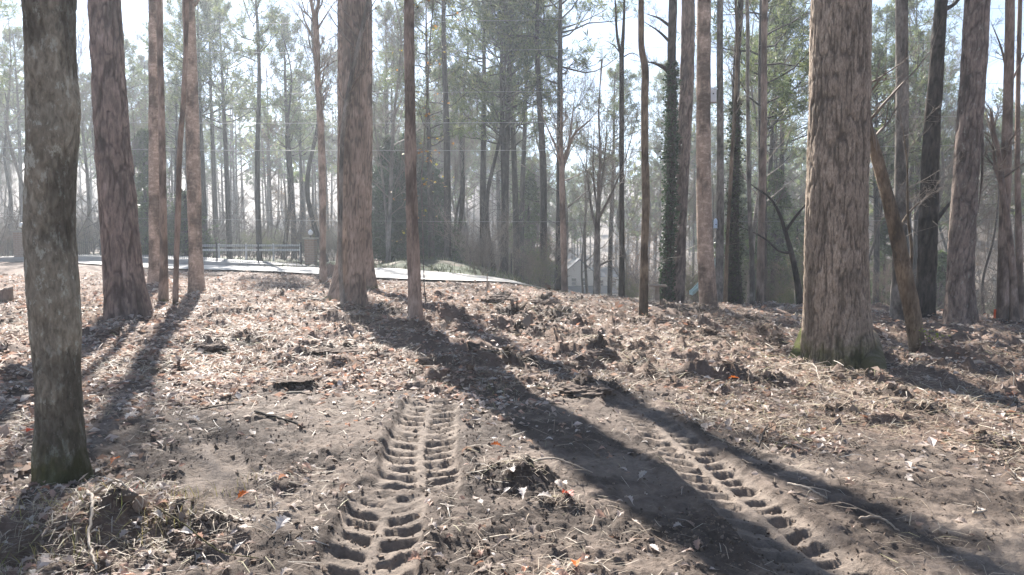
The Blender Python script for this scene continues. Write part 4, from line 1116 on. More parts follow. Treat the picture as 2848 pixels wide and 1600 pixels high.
V, Fs = scatter_mesh(LEAF_T, LEAF_F, tips, A, B * 1.4, C, g.uniform(.025, .08, n))
link('leaves', npmesh('leaves', V, Fs, np.repeat(YEL[g.choice(4, n)], len(LEAF_T), 0)), M['foliage'], vr)

# ------------------------------------------------------------------ things
M['brick'] = simple('pillar_brick', (0.40, 0.30, 0.22), (0.28, 0.19, 0.14), .9, 8)
M['mortar'] = simple('mortar', (0.42, 0.39, 0.34), None, .95, 12)
M['black_iron'] = simple('black_iron', (0.03, 0.03, 0.032), (0.02, 0.02, 0.02), .5, 5, 0, .5)
M['white_rail'] = simple('white_rail', (0.75, 0.75, 0.73), (0.65, 0.65, 0.62), .5, 5)
M['white_paint'] = simple('white_paint', (0.78, 0.80, 0.82), (0.66, 0.69, 0.72), .6, 6)
M['globe'] = simple('globe_glass', (0.85, 0.85, 0.82), (0.8, 0.8, 0.78), .25, 5, 0, .5)
M['siding'] = simple('siding', (0.74, 0.73, 0.68), (0.66, 0.65, 0.60), .8, 3)
M['trim'] = simple('trim', (0.75, 0.74, 0.70), None, .7, 3)
M['roof'] = simple('roof_shingle', (0.11, 0.12, 0.13), (0.07, 0.075, 0.08), .9, 9)
M['glass'] = simple('window_glass', (0.05, 0.06, 0.07), (0.03, 0.035, 0.04), .12, 2, 0, .6)
M['timber'] = simple('weathered_timber', (0.38, 0.32, 0.25), (0.24, 0.19, 0.15), .85, 10, stretch=(.3, 1, 1))
M['stone'] = simple('pale_stone', (0.48, 0.44, 0.36), (0.30, 0.27, 0.21), .9, 9, bmp=.5)
M['cable'] = simple('cable', (0.30, 0.30, 0.30), (0.22, 0.22, 0.22), .4, 4, .4)
M['slide'] = simple('slide_plastic', (0.50, 0.64, 0.60), (0.44, 0.58, 0.54), .35, 4)
M['orange'] = simple('orange_tape', (0.85, 0.13, 0.03), (0.7, 0.09, 0.02), .5, 5)
M['wet_soil'] = simple('turned_soil', (0.27, 0.205, 0.16), (0.11, 0.082, 0.064), .95, 34, bmp=1.0)

# brick pillars with globe lamps at the driveway
def pillar(px, Y, w, h, label):
    x, y = at_px(px, Y); z = float(terrain(x, y))
    t = thing('brick_pillar', (x, y, z), label, 'brick pillar')
    MB().box((0, 0, h / 2 - .2), (w - .04, w - .04, h + .4)).build('mortar_core', M['mortar'], t)
    rows = int(h / .12); bm_ = None
    b1 = MB().box((0, 0, 0), (w / 3 - .012, .10, .10)).v; 
    me = bpy.data.meshes.new('brick'); bb = MB().box((0, 0, 0), (w / 3 - .014, w + .006, .105)); me.from_pydata(bb.v, [], bb.f); me.materials.append(M['brick'])
    me2 = bpy.data.meshes.new('brick'); bb = MB().box((0, 0, 0), (w + .010, w / 3 - .014, .105)); me2.from_pydata(bb.v, [], bb.f); me2.materials.append(M['brick'])
    for r_ in range(rows):
        for c_ in range(3):
            o = link('brick', me if r_ % 2 else me2, None, t)
            o.location = ((c_ - 1) * w / 3, 0, .06 + r_ * .12) if r_ % 2 else (0, (c_ - 1) * w / 3, .06 + r_ * .12)
    MB().box((0, 0, h + .04), (w + .16, w + .16, .09)).build('cap', M['stone'], t, bevel=.015)
    mb = MB(); mb.tube([(0, 0, h + .08), (0, 0, h + .2)], .03, 8); mb.build('lamp_neck', M['black_iron'], t)
    pr = [(0, .02), (.04, .09), (.12, .13), (.2, .12), (.27, .06), (.3, .01)]
    mb = MB(); mb.tube([(0, 0, h + .2 + a) for a, b in pr], [b for a, b in pr], 14); mb.build('lamp_globe', M['globe'], t, True)
pillar(64, 43, .62, 1.75, 'brick pillar with a white globe lamp, at the far left edge by the road')
pillar(865, 38.5, .52, 1.45, 'brick pillar with a white globe lamp, left of the crooked slim tree')

# iron picket fences
def iron_fence(p0, p1, h, label, sp=.14):
    x0, y0 = p0; x1, y1 = p1; L = math.hypot(x1 - x0, y1 - y0); z0 = float(terrain(x0, y0))
    t = thing('iron_fence', (x0, y0, z0), label, 'iron fence')
    zf = lambda f: float(terrain(x0 + (x1 - x0) * f, y0 + (y1 - y0) * f)) - z0 + .08
    nP = max(2, int(L / 2.4)); dx, dy = x1 - x0, y1 - y0
    for i in range(nP + 1):
        f = i / nP; z = zf(f); MB().box((dx * f, dy * f, z + h / 2), (.06, .06, h + .2), math.atan2(dy, dx)).build('post', M['black_iron'], t)
    for hh in (.12, h - .1):
        for i in range(nP):
            f, f2 = i / nP, (i + 1) / nP; mb = MB(); mb.tube([(dx * f, dy * f, zf(f) + hh), (dx * f2, dy * f2, zf(f2) + hh)], .011, 4); mb.build('rail', M['black_iron'], t)
    n = int(L / sp); me = bpy.data.meshes.new('picket'); bb = MB().box((0, 0, h / 2), (.011, .011, h)); me.from_pydata(bb.v, [], bb.f); me.materials.append(M['black_iron'])
    for i in range(1, min(n, 300)):
        o = link('picket', me, None, t); f = i / n; o.location = (dx * f, dy * f, zf(f))
iron_fence((-33, 47.5), (-29.2, 43.8), 1.1, 'black iron picket fence left of the far left brick pillar')
iron_fence((-28.2, 43.2), (-11.0, 38.6), 1.1, 'long black iron picket fence behind the road between the two brick pillars')
iron_fence((-4.5, 41.5), (2.2, 37.5), 1.1, 'black iron picket fence on top of the shaded bank')

# white two-rail railing behind the driveway
t0 = (-19.9, 46); t1 = (-13.2, 46.2)
z0 = float(terrain(*t0)); rl = thing('railing', (*t0, z0), 'white two rail railing behind the driveway, left of the right brick pillar', 'railing')
for i in range(5):
    f = i / 4; MB().box(((t1[0] - t0[0]) * f, .2 * f, .55), (.09, .09, 1.1)).build('post', M['white_rail'], rl)
for hh in (.98, .70):
    MB().box(((t1[0] - t0[0]) / 2, .1, hh), (t1[0] - t0[0], .06, .12), math.atan2(.2, t1[0] - t0[0])).build('rail', M['white_rail'], rl)

# rubble edging between road and driveway
gE = np.random.default_rng(88)
for i in range(46):
    t_ = gE.uniform(9, 25); bx_, by_ = -29.8 + ux * t_ + .568 * 5.2, 43 + uy * t_ + .823 * 5.2
    s_ = gE.uniform(.08, .22); x, y = bx_ + gE.normal(0, .2), by_ + gE.normal(0, .2)
    Vv = ICO * np.array([1.5, 1, .6]) * s_ + gE.normal(0, .12 * s_, ICO.shape)
    o = link('edging_stone', npmesh('edging_stone', Vv, ICF), M['stone'], None, (x, y, float(terrain(x, y)) + s_ * .2))
    tag(o, 'rough grey stone in the edging along the far side of the road', 'stone', 'edging stones along the road')

# overhead wires between two poles outside the picture
def pole(x, y, label):
    z = float(terrain(x, y)); t = thing('utility_pole', (x, y, z), label, 'utility pole')
    mb = MB(); mb.tube([(0, 0, -.5), (0, 0, 11.5)], [.16, .11], 12); mb.build('pole', M['timber'], t, True)
    for hh in (10.9, 9.6): MB().box((0, 0, hh), (.1, 2.2, .12)).build('crossarm', M['timber'], t)
    return z
pole(-42, 36, 'wooden utility pole beyond the left side of the picture'); pole(40, 30, 'wooden utility pole beyond the right side of the picture')
names = ['topmost', 'second highest', 'third highest', 'fourth highest', 'fifth highest', 'lowest']
for i, py in enumerate((70, 150, 262, 345, 420, 612)):
    mb = MB(); pts = []
    Y0 = 34 - i * .15
    zm = pxat(700, py, Y0).z
    for k_ in range(41):
        f = k_ / 40; x = -42 + 82 * f; yy = 36 - 6 * f - i * .15; u = (x + 11.9) / 40
        pts.append((x, yy, zm + .55 * u * u * (1 if x > -11.9 else 2.2) - .012 * (x + 11.9)))
    mb.tube(pts, .007 if i not in (3, 4) else .011, 5)
    o = mb.build('overhead_wire', M['cable'], None, True); tag(o, names[i] + ' of the overhead wires crossing in front of the far wood', 'wire')

# pale house down the slope
def house():
    X, Y = at_px(1612, 120); z = pxat(1612, 842, 120).z
    h = thing('house', (X, Y, z), 'pale two storey house with dark porch roof, far down the slope behind the trees', 'house')
    # main block with gable facing the camera, x from -2.1 to 2.3; wing to the right
    W0, W1, D, E, Rg = -2.2, 2.2, 9.0, 5.0, 6.9
    mb = MB(); mb.add([(W0, 0, -1.5), (W1, 0, -1.5), (W1, D, -1.5), (W0, D, -1.5), (W0, 0, E), (W1, 0, E), (W1, D, E), (W0, D, E), (0, 0, Rg), (0, D, Rg)],
      [(0, 1, 5, 8, 4), (2, 3, 7, 9, 6), (1, 2, 6, 5), (3, 0, 4, 7)]); mb.build('wall', M['siding'], h)
    for sx in (-1, 1):
        mb = MB(); a = (sx * 2.5, E - .15); b = (0, Rg + .12)
        mb.add([(a[0], -.3, a[1]), (a[0], D + .3, a[1]), (b[0], D + .3, b[1]), (b[0], -.3, b[1]), (a[0], -.3, a[1] + .14), (a[0], D + .3, a[1] + .14), (b[0], D + .3, b[1] + .14), (b[0], -.3, b[1] + .14)],
               [(0, 1, 2, 3), (4, 7, 6, 5), (0, 3, 7, 4), (1, 5, 6, 2), (0, 4, 5, 1), (3, 2, 6, 7)]); mb.build('roof', M['roof'], h)
    mb = MB(); mb.box((4.7, 3.5, 1.3), (5.0, 6, 5.6)); mb.build('wall', M['siding'], h)
    mb = MB(); mb.add([(2.21, .2, 4.12), (7.5, .2, 4.12), (7.5, 3.5, 5.6), (2.21, 3.5, 5.6), (2.21, 6.8, 4.12), (7.5, 6.8, 4.12), (7.5, .2, 4.0), (7.5, 6.8, 4.0)], [(0, 1, 2, 3), (3, 2, 5, 4), (1, 6, 7, 5, 2)]); mb.build('roof', M['roof'], h)
    # porch
    mb = MB(); mb.add([(-2.4, -2.2, 1.75), (6.0, -2.2, 1.75), (6.0, -.02, 2.75), (-2.4, -.02, 2.75), (-2.4, -2.2, 1.63), (6.0, -2.2, 1.63), (6.0, -.02, 2.6), (-2.4, -.02, 2.6)], [(0, 1, 2, 3), (4, 7, 6, 5), (0, 4, 5, 1), (1, 5, 6, 2), (0, 3, 7, 4)]); mb.build('porch_roof', M['roof'], h)
    MB().box((1.8, -2.05, 1.53), (8.3, .14, .2)).build('porch_beam', M['trim'], h)
    for x in (-2.2, 0.4, 3.1, 5.8): MB().box((x, -2.05, .2), (.16, .16, 2.5)).build('porch_post', M['trim'], h)
    for (x, zz, w, hh, yy) in ((-.9, 3.4, .8, 1.2, -.03), (.9, 3.4, .8, 1.2, -.03), (-1.2, .6, .8, 1.3, -.03), (1.0, .6, 1.1, 1.4, -.03), (3.5, 3.1, .9, 1.1, .47), (5.6, 3.1, .9, 1.1, .47), (3.7, .7, .9, 1.3, .47), (5.8, .7, .9, 1.3, .47)):
        f = MB(); f.box((x - w / 2, yy, zz), (.1, .08, hh + .16)); f.box((x + w / 2, yy, zz), (.1, .08, hh + .16)); f.box((x, yy, zz - hh / 2), (w - .1, .08, .1)); f.box((x, yy, zz + hh / 2), (w - .1, .08, .1)); f.box((x, yy, zz), (w - .1, .06, .05))
        fr = f.build('window', M['trim'], h); MB().box((x, yy + .02, zz), (w - .02, .02, hh)).build('pane', M['glass'], fr)
    ch = MB(); ch.box((1.0, 6, 6.9), (.8, .8, 2.0)); ch.build('chimney', M['brick'], h)
house()
X, Y = at_px(1755, 95); z = pxat(1755, 815, 95).z
f_ = thing('play_frame', (X, Y, z), 'dark metal frame standing right of the pale house', 'metal frame')
for sx in (-1, -.33, .33, 1):
    mb = MB(); mb.tube([(sx * 1.25, 0, -.6), (sx * 1.25, 0, 2.4)], .05, 6); mb.build('post', M['black_iron'], f_)
    mb = MB(); mb.tube([(sx * 1.25, 2, -.6), (sx * 1.25, 2, 2.4)], .05, 6); mb.build('post', M['black_iron'], f_)
for hh in (2.4, 1.2):
    for yy in (0, 2):
        mb = MB(); mb.tube([(-1.3, yy, hh), (1.3, yy, hh)], .04, 6); mb.build('rail', M['black_iron'], f_)

# russet tree behind the frame
gR = np.random.default_rng(90)
place(proto_shrub(29, 4.2, 9, np.array([[.42, .20, .15], [.36, .17, .12], [.46, .27, .2]])), 'russet_tree', *at_px(1765, 88), 1.25, 1.0, 'russet leaved small tree right of the pale house', 'small tree')

# nest box and feeder on the grey tree
def on_tree(key, px, py, dy=-.02):
    root, b, ctr = TREES[key]; v = pxat(px, py, b[1] + dy); return v
v = on_tree('boxtree', 1982, 266, -.05)
nb = thing('nest_box', (v.x, v.y, v.z - .2), 'white wooden nest box high on the grey trunk', 'nest box')
bx_ = MB(); w, d, h = .19, .17, .36
bx_.box((0, 0, h / 2), (w, d, h)); bx_.build('box', M['white_paint'], nb, bevel=.006)
mb = MB(); mb.add([(-.12, -.13, h + .0), (.12, -.13, h + .0), (.12, .10, h + .07), (-.12, .10, h + .07), (-.12, -.13, h + .02), (.12, -.13, h + .02), (.12, .10, h + .09), (-.12, .10, h + .09)], [(0, 3, 2, 1), (4, 5, 6, 7), (0, 1, 5, 4), (1, 2, 6, 5), (2, 3, 7, 6), (3, 0, 4, 7)]); mb.build('lid', M['white_paint'], nb)
mb = MB(); mb.tube([(0, -d / 2 - .004, .24), (0, -d / 2 + .0, .24)], .022, 16); mb.build('entrance_hole', M['black_iron'], nb)
MB().box((0, 0, -.012), (w + .03, d + .02, .02)).build('floor_board', M['timber'], nb)
mb = MB(); mb.tube([(.09, .02, .3), (.16, .06, .3)], .012, 6); mb.build('bracket', M['black_iron'], nb)
v = on_tree('boxtree', 1990, 622, -.08)
fe = thing('bird_feeder', (v.x, v.y, v.z - .13), 'pale blue arched bird feeder low on the grey trunk', 'bird feeder')
pr = [(0, .055), (.02, .058), (.2, .058), (.24, .05), (.27, .03), (.285, .008)]
mb = MB(); mb.tube([(0, 0, a) for a, b in pr], [b for a, b in pr], 16); mb.build('body', simple('pale_blue_plastic', (.62, .74, .86), (.52, .64, .76), .3, 4), fe, True)
mb = MB(); mb.tube([(0, 0, -.015), (0, 0, .0)], [.07, .075], 16); mb.build('tray', M['white_paint'], fe)
mb = MB(); mb.tube([(0, -.062, .1), (0, -.05, .1)], .018, 12); mb.build('seed_port', M['black_iron'], fe)
mb = MB(); mb.tube([(.04, .02, .24), (.12, .07, .26)], .008, 6); mb.build('bracket', M['black_iron'], fe)

# slide behind the straight brown trunk
x, y = at_px(1931, 26); z = float(terrain(x, y)); 
z = pxat(1931, 822, 26).z
sl = thing('playground_slide', (x, y, z), 'pale green plastic slide, its edge showing left of the straight brown trunk', 'slide')
mb = MB(); n_ = 12
for i in range(n_ + 1):
    f = i / n_; xx = -.12 + f * .62 ; zz = .03 + .85 * (f ** 1.2); 
    pass
V_ = []; F_ = []
for i in range(n_ + 1):
    f = i / n_; xx = -.10 + f * .9; zz = .05 + 1.15 * f ** 1.25
    V_ += [(xx, -.22, zz + .10), (xx, -.20, zz), (xx, .20, zz), (xx, .22, zz + .10), (xx, .26, zz + .10), (xx, .24, zz - .03), (xx, -.24, zz - .03), (xx, -.26, zz + .10)]
for i in range(n_):
    for j in range(8): F_.append((i * 8 + j, i * 8 + (j + 1) % 8, (i + 1) * 8 + (j + 1) % 8, (i + 1) * 8 + j))
F_ += [tuple(range(8)), tuple(range(n_ * 8 + 7, n_ * 8 - 1, -1))]
mb.add(V_, F_); mb.build('chute', M['slide'], sl)
for sy in (-.2, .2):
    mb = MB(); mb.tube([(.8, sy, 1.25), (1.05, sy, -.3)], .03, 8); mb.build('leg', M['slide'], sl)
for k_ in range(4):
    mb = MB(); f = k_ / 4 + .12; mb.tube([(1.05 - .25 * f, -.2, 1.25 * f), (1.05 - .25 * f, .2, 1.25 * f)], .02, 6); mb.build('rung', M['slide'], sl)

# small log bench
x, y = at_px(1829, 20.5); z = float(terrain(x, y)); z = pxat(1829, 822, 20.5).z
be = thing('log_bench', (x, y, z), 'small weathered plank seat on a short post, left of the leaning pine right of centre', 'bench')
MB().box((0, 0, .27), (.52, .2, .05), 0, .06).build('seat', M['timber'], be, bevel=.008)
mb = MB(); mb.tube([(0, 0, -.4), (0, 0, .245)], [.075, .065], 12); mb.build('post', M['timber'], be)

# stump slab beside the crooked tree, cut stump at the far left
def blob(name, px, py, wpx, hm, mat, label, cat, seed, rough=.35, flat=.8, sub=3, depthf=.8):
    x, y = g2px(px, py); w = wpx / F * y; gq = np.random.default_rng(seed)
    nu, nv = 64, 30; Vv = []; 
    U, W_ = np.meshgrid(np.linspace(0, 2 * PI, nu, endpoint=False), np.linspace(-.35, PI / 2, nv))
    X_ = np.cos(U) * np.cos(W_); Y_ = np.sin(U) * np.cos(W_); Z_ = np.sin(W_)
    nn = 1 + rough * (.7 * vn3(X_ * 1.6 + seed, Y_ * 1.6, Z_ * 2) + .45 * vn3(X_ * 4 + seed, Y_ * 4, Z_ * 5) + .32 * vn3(X_ * 9 + seed, Y_ * 9, Z_ * 9) + .2 * vn3(X_ * 19 + seed, Y_ * 19, Z_ * 19))
    Vv = np.stack([(X_ * nn * w).ravel(), (Y_ * nn * w * depthf).ravel(), (Z_ * nn * hm).ravel()], 1)
    i = np.arange((nv - 1) * nu); a = i // nu; b = i % nu; b2 = (b + 1) % nu
    q = np.stack([a * nu + b, a * nu + b2, (a + 1) * nu + b2, (a + 1) * nu + b], 1)
    cap = np.array([[(nv - 1) * nu + j for j in range(nu)]])
    o = link(name, npmesh(name, Vv, [q, cap], smooth=False), M[mat], None, (x, y, on(x, y) - hm * .12))
    return tag(o, label, cat)
blob('stone', 2545, 1012, 36, .12, 'stone', 'pale rounded stone at the foot of the leaning sapling', 'stone', 3, .12)
# upright weathered stump slab
def stump(px, py, wpx, h, label, seed, lean=0):
    x, y = g2px(px, py); w = wpx / 2 / F * y; z = float(terrain(x, y))
    t = thing('tree_stump', (x, y, z), label, 'stump'); t.rotation_euler = (0, lean, seed)
    V, q, C = trunk_mesh([(0, 0, -.2), (0, 0, h * .5), (.02, 0, h)], [w * 1.15, w, w * .95], 28, 24, 'pine', .35, h * .4, 4, seed)
    nn = 28; V[-nn:, 2] += rng.normal(0, h * .06, nn)
    cap = np.array([list(range(len(V) - nn, len(V)))])
    link('bark', npmesh('bark', V, q, smooth=True), M['bark_poplar'], t)
    c = V[-nn:].mean(0); Vc = np.concatenate([V[-nn:] * .98 + c * .02, [c]]); Vc[:, 2] -= .004
    link('cut_face', npmesh('cut_face', Vc, np.array([[j, (j + 1) % nn, nn] for j in range(nn)])), M['timber'], t)
stump(916, 778, 24, .55, 'brown broken stump between the crooked slim tree and the central trunks', 1, .25)
stump(8, 845, 44, .35, 'short cut stump at the left edge of the picture', 2)

# marker stakes
def stake(px, py, h, label, tip=None, r_=.012):
    x, y = g2px(px, py); z = on(x, y)
    t = thing('survey_stake', (x, y, z), label, 'stake')
    mb = MB(); mb.tube([(0, 0, -.1), (.01, 0, h)], r_, 6); mb.build('stake', M['timber'], t)
    if tip:
        mb = MB(); mb.box((.005, -.01, h * .55), (.055, .015, h * .8), .3); mb.build('ribbon', M['orange'], t)
stake(1354, 838, .62, 'thin bare stake standing in the litter at the end of the road'); stake(826, 858, .22, 'short thin stake in the leaves left of the central trunks')
stake(2764, 905, .26, 'bright orange marker at the foot of the trunks on the right', True)

# clumps of upturned soil, each a thing
cl = [(930, 990, 66, .10, 'dark clump of turned soil in the middle distance, left of the broad shadow'), (590, 983, 46, .12, 'low dark clod left of a pair at the edge of the bare mud'),
 (700, 970, 40, .12, 'low dark clod right of a pair at the edge of the bare mud'), (1665, 995, 50, .18, 'black mound of soil at the start of the second long shadow'),
 (1640, 1100, 80, .2, 'largest dark soil mound, at the head of the right tyre track'), (1675, 888, 26, .15, 'small upright clod of soil below the bent slim trunk'),
 (1390, 856, 48, .18, 'brown soil heap, left one near the end of the road'), (1510, 862, 42, .18, 'brown soil heap in front of the slim forked tree'),
 (1830, 910, 40, .18, 'soil heap just below the bent slim trunk, to its right'), (1990, 970, 44, .16, 'dark tuft of soil and roots left of the huge trunk'),
 (820, 1080, 50, .045, 'ragged flat clod on the bare mud left of the shadow'), (2750, 1240, 50, .14, 'dark clod near the right edge among pale straw'),
 (610, 768, 30, .12, 'dark clump of dug soil near the road right of the tan twins'), (1190, 1045, 26, .12, 'small dark clod at the left edge of the broad shadow'),
 (1210, 870, 0, 0, '')]
for i, (a, b, w, h, lab) in enumerate(cl):
    if w: blob('soil_clump', a, b, w * 1.0, h * .42, 'wet_soil', lab, 'soil clump', 50 + i, .42, depthf=.8)

# sticks and pale roots
def stick(pts, w, label, mat='timber', lift=.015, forks=0, seed=0):
    PP = []
    x0, y0 = g2px(pts[0][0], pts[0][1]); z0 = on(x0, y0)
    for p_ in pts:
        x, y = g2px(p_[0], p_[1]); PP.append((x - x0, y - y0, on(x, y) - z0 + lift + (p_[2] if len(p_) > 2 else 0)))
    C = catmull(np.array(PP), 7 * len(PP)); gg_ = np.random.default_rng(seed); n = len(C)
    C[:, :3] += gg_.normal(0, w * .25, (n, 3))
    mb = MB(); mb.tube(C, [w * (1 - .55 * i_ / n) for i_ in range(n)], 7)
    t = mb.build('fallen_branch', M[mat], None, True); t.location = (x0, y0, z0)
    tag(t, label, 'branch')
    for k_ in range(forks):
        i_ = gg_.integers(n // 4, n - 2); d = gg_.normal(0, 1, 3); d[2] = abs(d[2]) * .4; out = []
        grow(gg_, C[i_], d, gg_.uniform(.1, .25), w * .5, 2, out, 3, .05, (2, 2, 2), .2); link('twig', out_mesh('twig', out, 4), M[mat], t)
M['pale_root'] = simple('pale_root', (.48, .41, .33), (.30, .24, .18), .7, 12)
stick([(245, 1450), (262, 1500, .02), (250, 1560), (270, 1610)], .011, 'pale curved root at the bottom left corner', 'pale_root', .05)
stick([(262, 1475), (330, 1482, .03), (400, 1490)], .008, 'pale thin twig lying right of the curved root', 'pale_root', .06, 2, 1)
stick([(430, 1480), (520, 1530, .04), (620, 1570), (720, 1590)], .005, 'greenish thin bramble stem trailing along the bottom left', 'bark_sapling', .06, 2, 2)
stick([(710, 1172), (770, 1180), (850, 1205)], .016, 'dark broken stick on the bare mud left of the tyre tracks', 'bark_dark', .02)
stick([(560, 1150), (600, 1136), (680, 1134)], .009, 'thin dark twig on the sandy patch at left', 'bark_dark', .02, 1)
stick([(1460, 1315), (1530, 1320, .02), (1650, 1330)], .008, 'pale twig over the dark clods left of the shadow', 'pale_root', .05, 1, 3)
stick([(2195, 1030, .02), (2240, 1040, .1), (2280, 1075)], .010, 'pale forked twig lying before the left foot of the huge trunk', 'pale_root', .04, 3, 4)
stick([(2190, 1370), (2240, 1385, .02), (2300, 1402)], .010, 'pale stick in the lower right between the two long shadows', 'pale_root', .03, 1, 5)
stick([(2390, 1475), (2440, 1482, .02), (2500, 1500)], .010, 'brown stick near the bottom right among straw', 'timber', .03, 1, 6)
stick([(2705, 1445), (2740, 1448, .02)], .014, 'short pale chip of wood near the right edge', 'pale_root', .03)
stick([(60, 1060), (110, 1090, .04), (150, 1120)], .010, 'pale twig left of the lichened trunk', 'pale_root', .05, 2, 7)
stick([(2110, 1250), (2130, 1210, .03), (2150, 1180)], .009, 'dark twig standing beside the right tyre track', 'bark_dark', .02, 1, 8)
stick([(1180, 905), (1230, 930), (1290, 950)], .012, 'curved stick in the broad shadow below the slim brown trunk', 'timber', .04, 2, 9)
stick([(2215, 905, .0), (2212, 860, .0), (2210, 850, .45)], .010, 'pale bent sapling stick left of the huge trunk', 'pale_root', .0, 4, 12)
# orange and red leaves that stand out
M_or = []
for nm, c_ in (('orange', (.62, .17, .035)), ('red', (.42, .07, .035)), ('white', (.66, .60, .55))):
    T_ = LOB_T.copy(); T_[:, 2] += T_[:, 1] ** 2 * 1.2
    me = npmesh('leaf', T_, LOB_F, np.tile(c_, (len(T_), 1))); me.materials.append(M['leaf']); M_or.append(me)
gl = np.random.default_rng(123)
for (px, py, k_, s_, lab) in [(412, 1372, 0, .11, 'orange leaf in the litter right of the lichened trunk'), (310, 1305, 0, .09, 'orange leaf closest to the lichened trunk'),
  (662, 1402, 0, .08, 'orange leaf alone on the dark mud at lower left'), (75, 1218, 1, .13, 'dark red leaf left of the lichened trunk'), (380, 1430, 1, .09, 'small red leaf near the bottom left'),
  (1395, 1246, 0, .085, 'orange leaf right of the middle tyre track'), (1565, 1390, 1, .11, 'rust red leaf on the clods at lower centre'), (1602, 1575, 0, .09, 'orange leaf at the bottom edge right of centre'),
  (2022, 1078, 0, .14, 'bright orange leaf in front of the second long shadow'), (1415, 1342, 2, .10, 'white leaf on dark clods left of the broad shadow'), (1455, 1395, 2, .10, 'pale upturned leaf at the edge of the clods'),
  (1540, 1400, 2, .10, 'large white leaf at lower centre'), (350, 1180, 2, .14, 'large pale leaf at the near end of the left shadow'), (555, 1178, 2, .12, 'white leaf on the mud left of the tracks'),
  (130, 1095, 2, .15, 'big pale leaf just behind the lichened trunk'), (500, 1520, 2, .11, 'pale leaf lying over the dark hollow at bottom left'), (770, 1495, 2, .12, 'pale curled leaf left of the near tyre track')]:
    x, y = g2px(px, py); a = gl.uniform(0, 6.28)
    A = np.array([math.cos(a), math.sin(a), .15]); A /= np.linalg.norm(A); B = np.cross([0, 0, 1], A); B /= np.linalg.norm(B); B = B + np.array([0, 0, gl.uniform(-.4, .4)]); B /= np.linalg.norm(B); C = np.cross(A, B)
    o = put_leaf('fallen_leaf', M_or[k_], (x, y, on(x, y) + .02), A, B, C, s_); tag(o, lab, 'leaf')
# green sprout at the foot of the leaning sapling
x, y = g2px(2572, 990); z = on(x, y)
sp = thing('green_sprout', (x, y, z), 'yellow green leafy sprout at the foot of the leaning sapling', 'sprout'); out = []; gs_ = np.random.default_rng(5)
for j in range(5): grow(gs_, (0, 0, 0), (gs_.normal(0, .4), gs_.normal(0, .3), 1), .38, .004, 1, out, 2, .1, (5, 3), .15)
link('stem', out_mesh('stem', out, 4), M['twig'], sp); tp = np.array([s[3:6] for s in out]); n = len(tp); A, B, C = rand_frames(n, 1.0, gs_)
V, Fs = scatter_mesh(LEAF_T, LEAF_F, tp, A, B * 1.3, C, gs_.uniform(.03, .06, n)); link('leaves', npmesh('leaves', V, Fs, np.tile([[.30, .36, .06]], (len(V), 1))), M['foliage'], sp)
# grass blades in the litter at left front
gg = np.random.default_rng(9); x, y, r = sector_points(26000, 2.8, 8.5, .75, gg, 1.0)
k = (gg.uniform(0, 1, len(x)) < sst(.1, .6, fb2(x * 1.6, y * 1.6, 3, 121) + .35 * (x < -1.2) * (y < 5.5))) ; mud, pile = masks(x, y); k &= (mud < .3); x, y = x[k], y[k]; n = len(x)
A, B, C = rand_frames(n, .5, gg); BT = np.array([[0, .02, 0], [0, -.02, 0], [.15, .018, .5], [.15, -.018, .5], [.5, 0, .85]])
P = np.stack([x, y, height(x, y)], 1); V, Fs = scatter_mesh(BT, [np.array([[0, 1, 3], [0, 3, 2], [2, 3, 4]])], P, A, B, C, gg.uniform(.03, .12, n))
pal = np.array([[.42, .35, .16], [.38, .34, .12], [.5, .43, .3], [.2, .22, .07]]); tag(link('dry_grass', npmesh('dry_grass', V, Fs, np.repeat(pal[gg.choice(4, n, p=[.35, .15, .4, .1])], 5, 0)), M['straw']), kind='stuff')

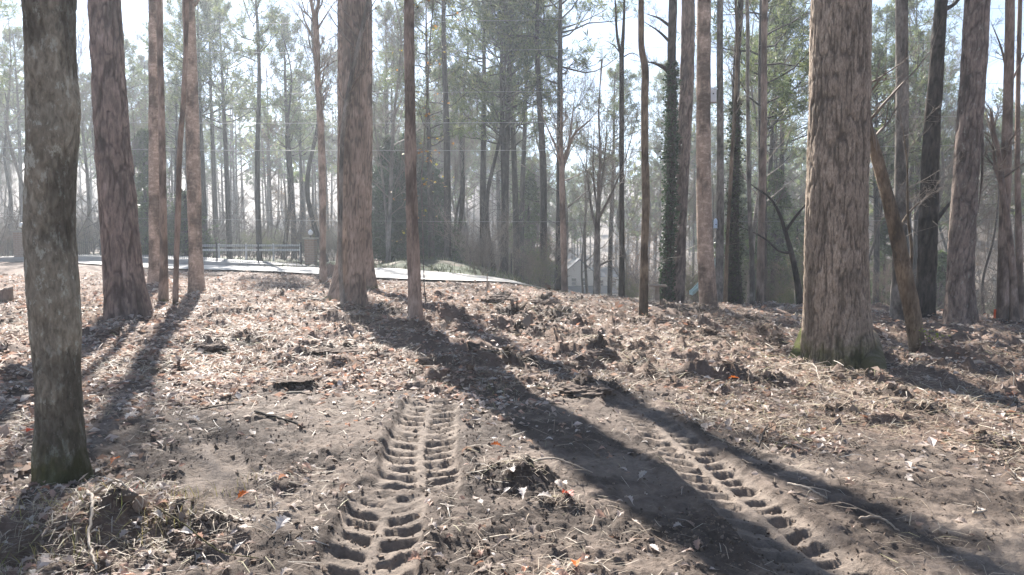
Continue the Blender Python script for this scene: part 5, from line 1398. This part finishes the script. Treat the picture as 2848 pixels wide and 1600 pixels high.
# leaves and straw drifted against the trunks
gd = np.random.default_rng(404); xs, ys = [], []
for (root, b_, ctr) in TREES.values():
    r0 = ctr(.1)[3]; n = int(90 + 260 * r0); a_ = gd.uniform(0, 2 * PI, n); q_ = r0 * 1.15 + np.abs(gd.normal(0, .10 + r0 * .5, n)); xs.append(b_[0] + np.cos(a_) * q_); ys.append(b_[1] + np.sin(a_) * q_)
x = np.concatenate(xs); y = np.concatenate(ys); n = len(x); A, B, C = rand_frames(n, .6, gd)
P = np.stack([x, y, height(x, y) + gd.uniform(0, .035, n)], 1)
V, Fs = scatter_mesh(LEAF_T, LEAF_F, P, A, B, C * gd.uniform(.5, 2.5, (n, 1)), gd.uniform(.035, .09, n))
tag(link('leaf_drift', npmesh('leaf_drift', V, Fs, np.repeat(leaf_colour(n, gd), len(LEAF_T), 0)), M['leaf']), kind='stuff')
# grass on the bank beyond the road
n = 9000; x = gd.uniform(-16, 4, n); y = gd.uniform(28, 46, n); s_ = road_s(x, y); k = (s_ > 4.6) & (s_ < 16) & (gd.uniform(0, 1, n) < sst(-.4, .3, vn2(x * .8, y * .8, 131))); x, y = x[k], y[k]; n = len(x)
A, B, C = rand_frames(n, .4, gd); V, Fs = scatter_mesh(BT * np.array([1, 2.5, 1]), [np.array([[0, 1, 3], [0, 3, 2], [2, 3, 4]])], np.stack([x, y, height(x, y) - .02], 1), A, B, C, gd.uniform(.12, .34, n))
pal = np.array([[.09, .12, .045], [.13, .15, .06], [.22, .19, .11], [.07, .09, .04]]); tag(link('bank_grass', npmesh('bank_grass', V, Fs, np.repeat(pal[gd.choice(4, n)], 5, 0)), M['straw']), kind='stuff')

# ------------------------------------------------------------------ air
HZ = 0.0014
mb = MB(); top = 62; mb.box((0, 0, (top - 14) / 2), (880, 880, top + 14))
hz = mb.build('haze', None); hz.display_type = 'WIRE'; tag(hz, kind='stuff')
hm = bpy.data.materials.new('air'); hm.use_nodes = True; nt = hm.node_tree; nt.nodes.clear()
o_ = nt.nodes.new('ShaderNodeOutputMaterial'); pv = nt.nodes.new('ShaderNodeVolumePrincipled')
pv.inputs['Color'].default_value = (.84, .92, 1.0, 1); pv.inputs['Density'].default_value = HZ; pv.inputs['Anisotropy'].default_value = 0.45
nt.links.new(pv.outputs[0], o_.inputs['Volume']); hz.data.materials.append(hm)
_tri = 0
for me_ in {o.data for o in SC.objects if o.type == 'MESH'}: _tri += sum(len(p_.vertices) - 2 for p_ in me_.polygons) if len(me_.polygons) < 2000 else len(me_.loops) - 2 * len(me_.polygons)
print('TRIS', _tri, 'OBJS', len(SC.objects))

for o in SC.objects:
    if o.type == 'MESH' and o.parent is not None and o.name.split('.')[0] in ('branches', 'twigs', 'twig', 'needles', 'leaves', 'ivy_leaves', 'foliage') and 'label' not in o: o['kind'] = 'stuff'
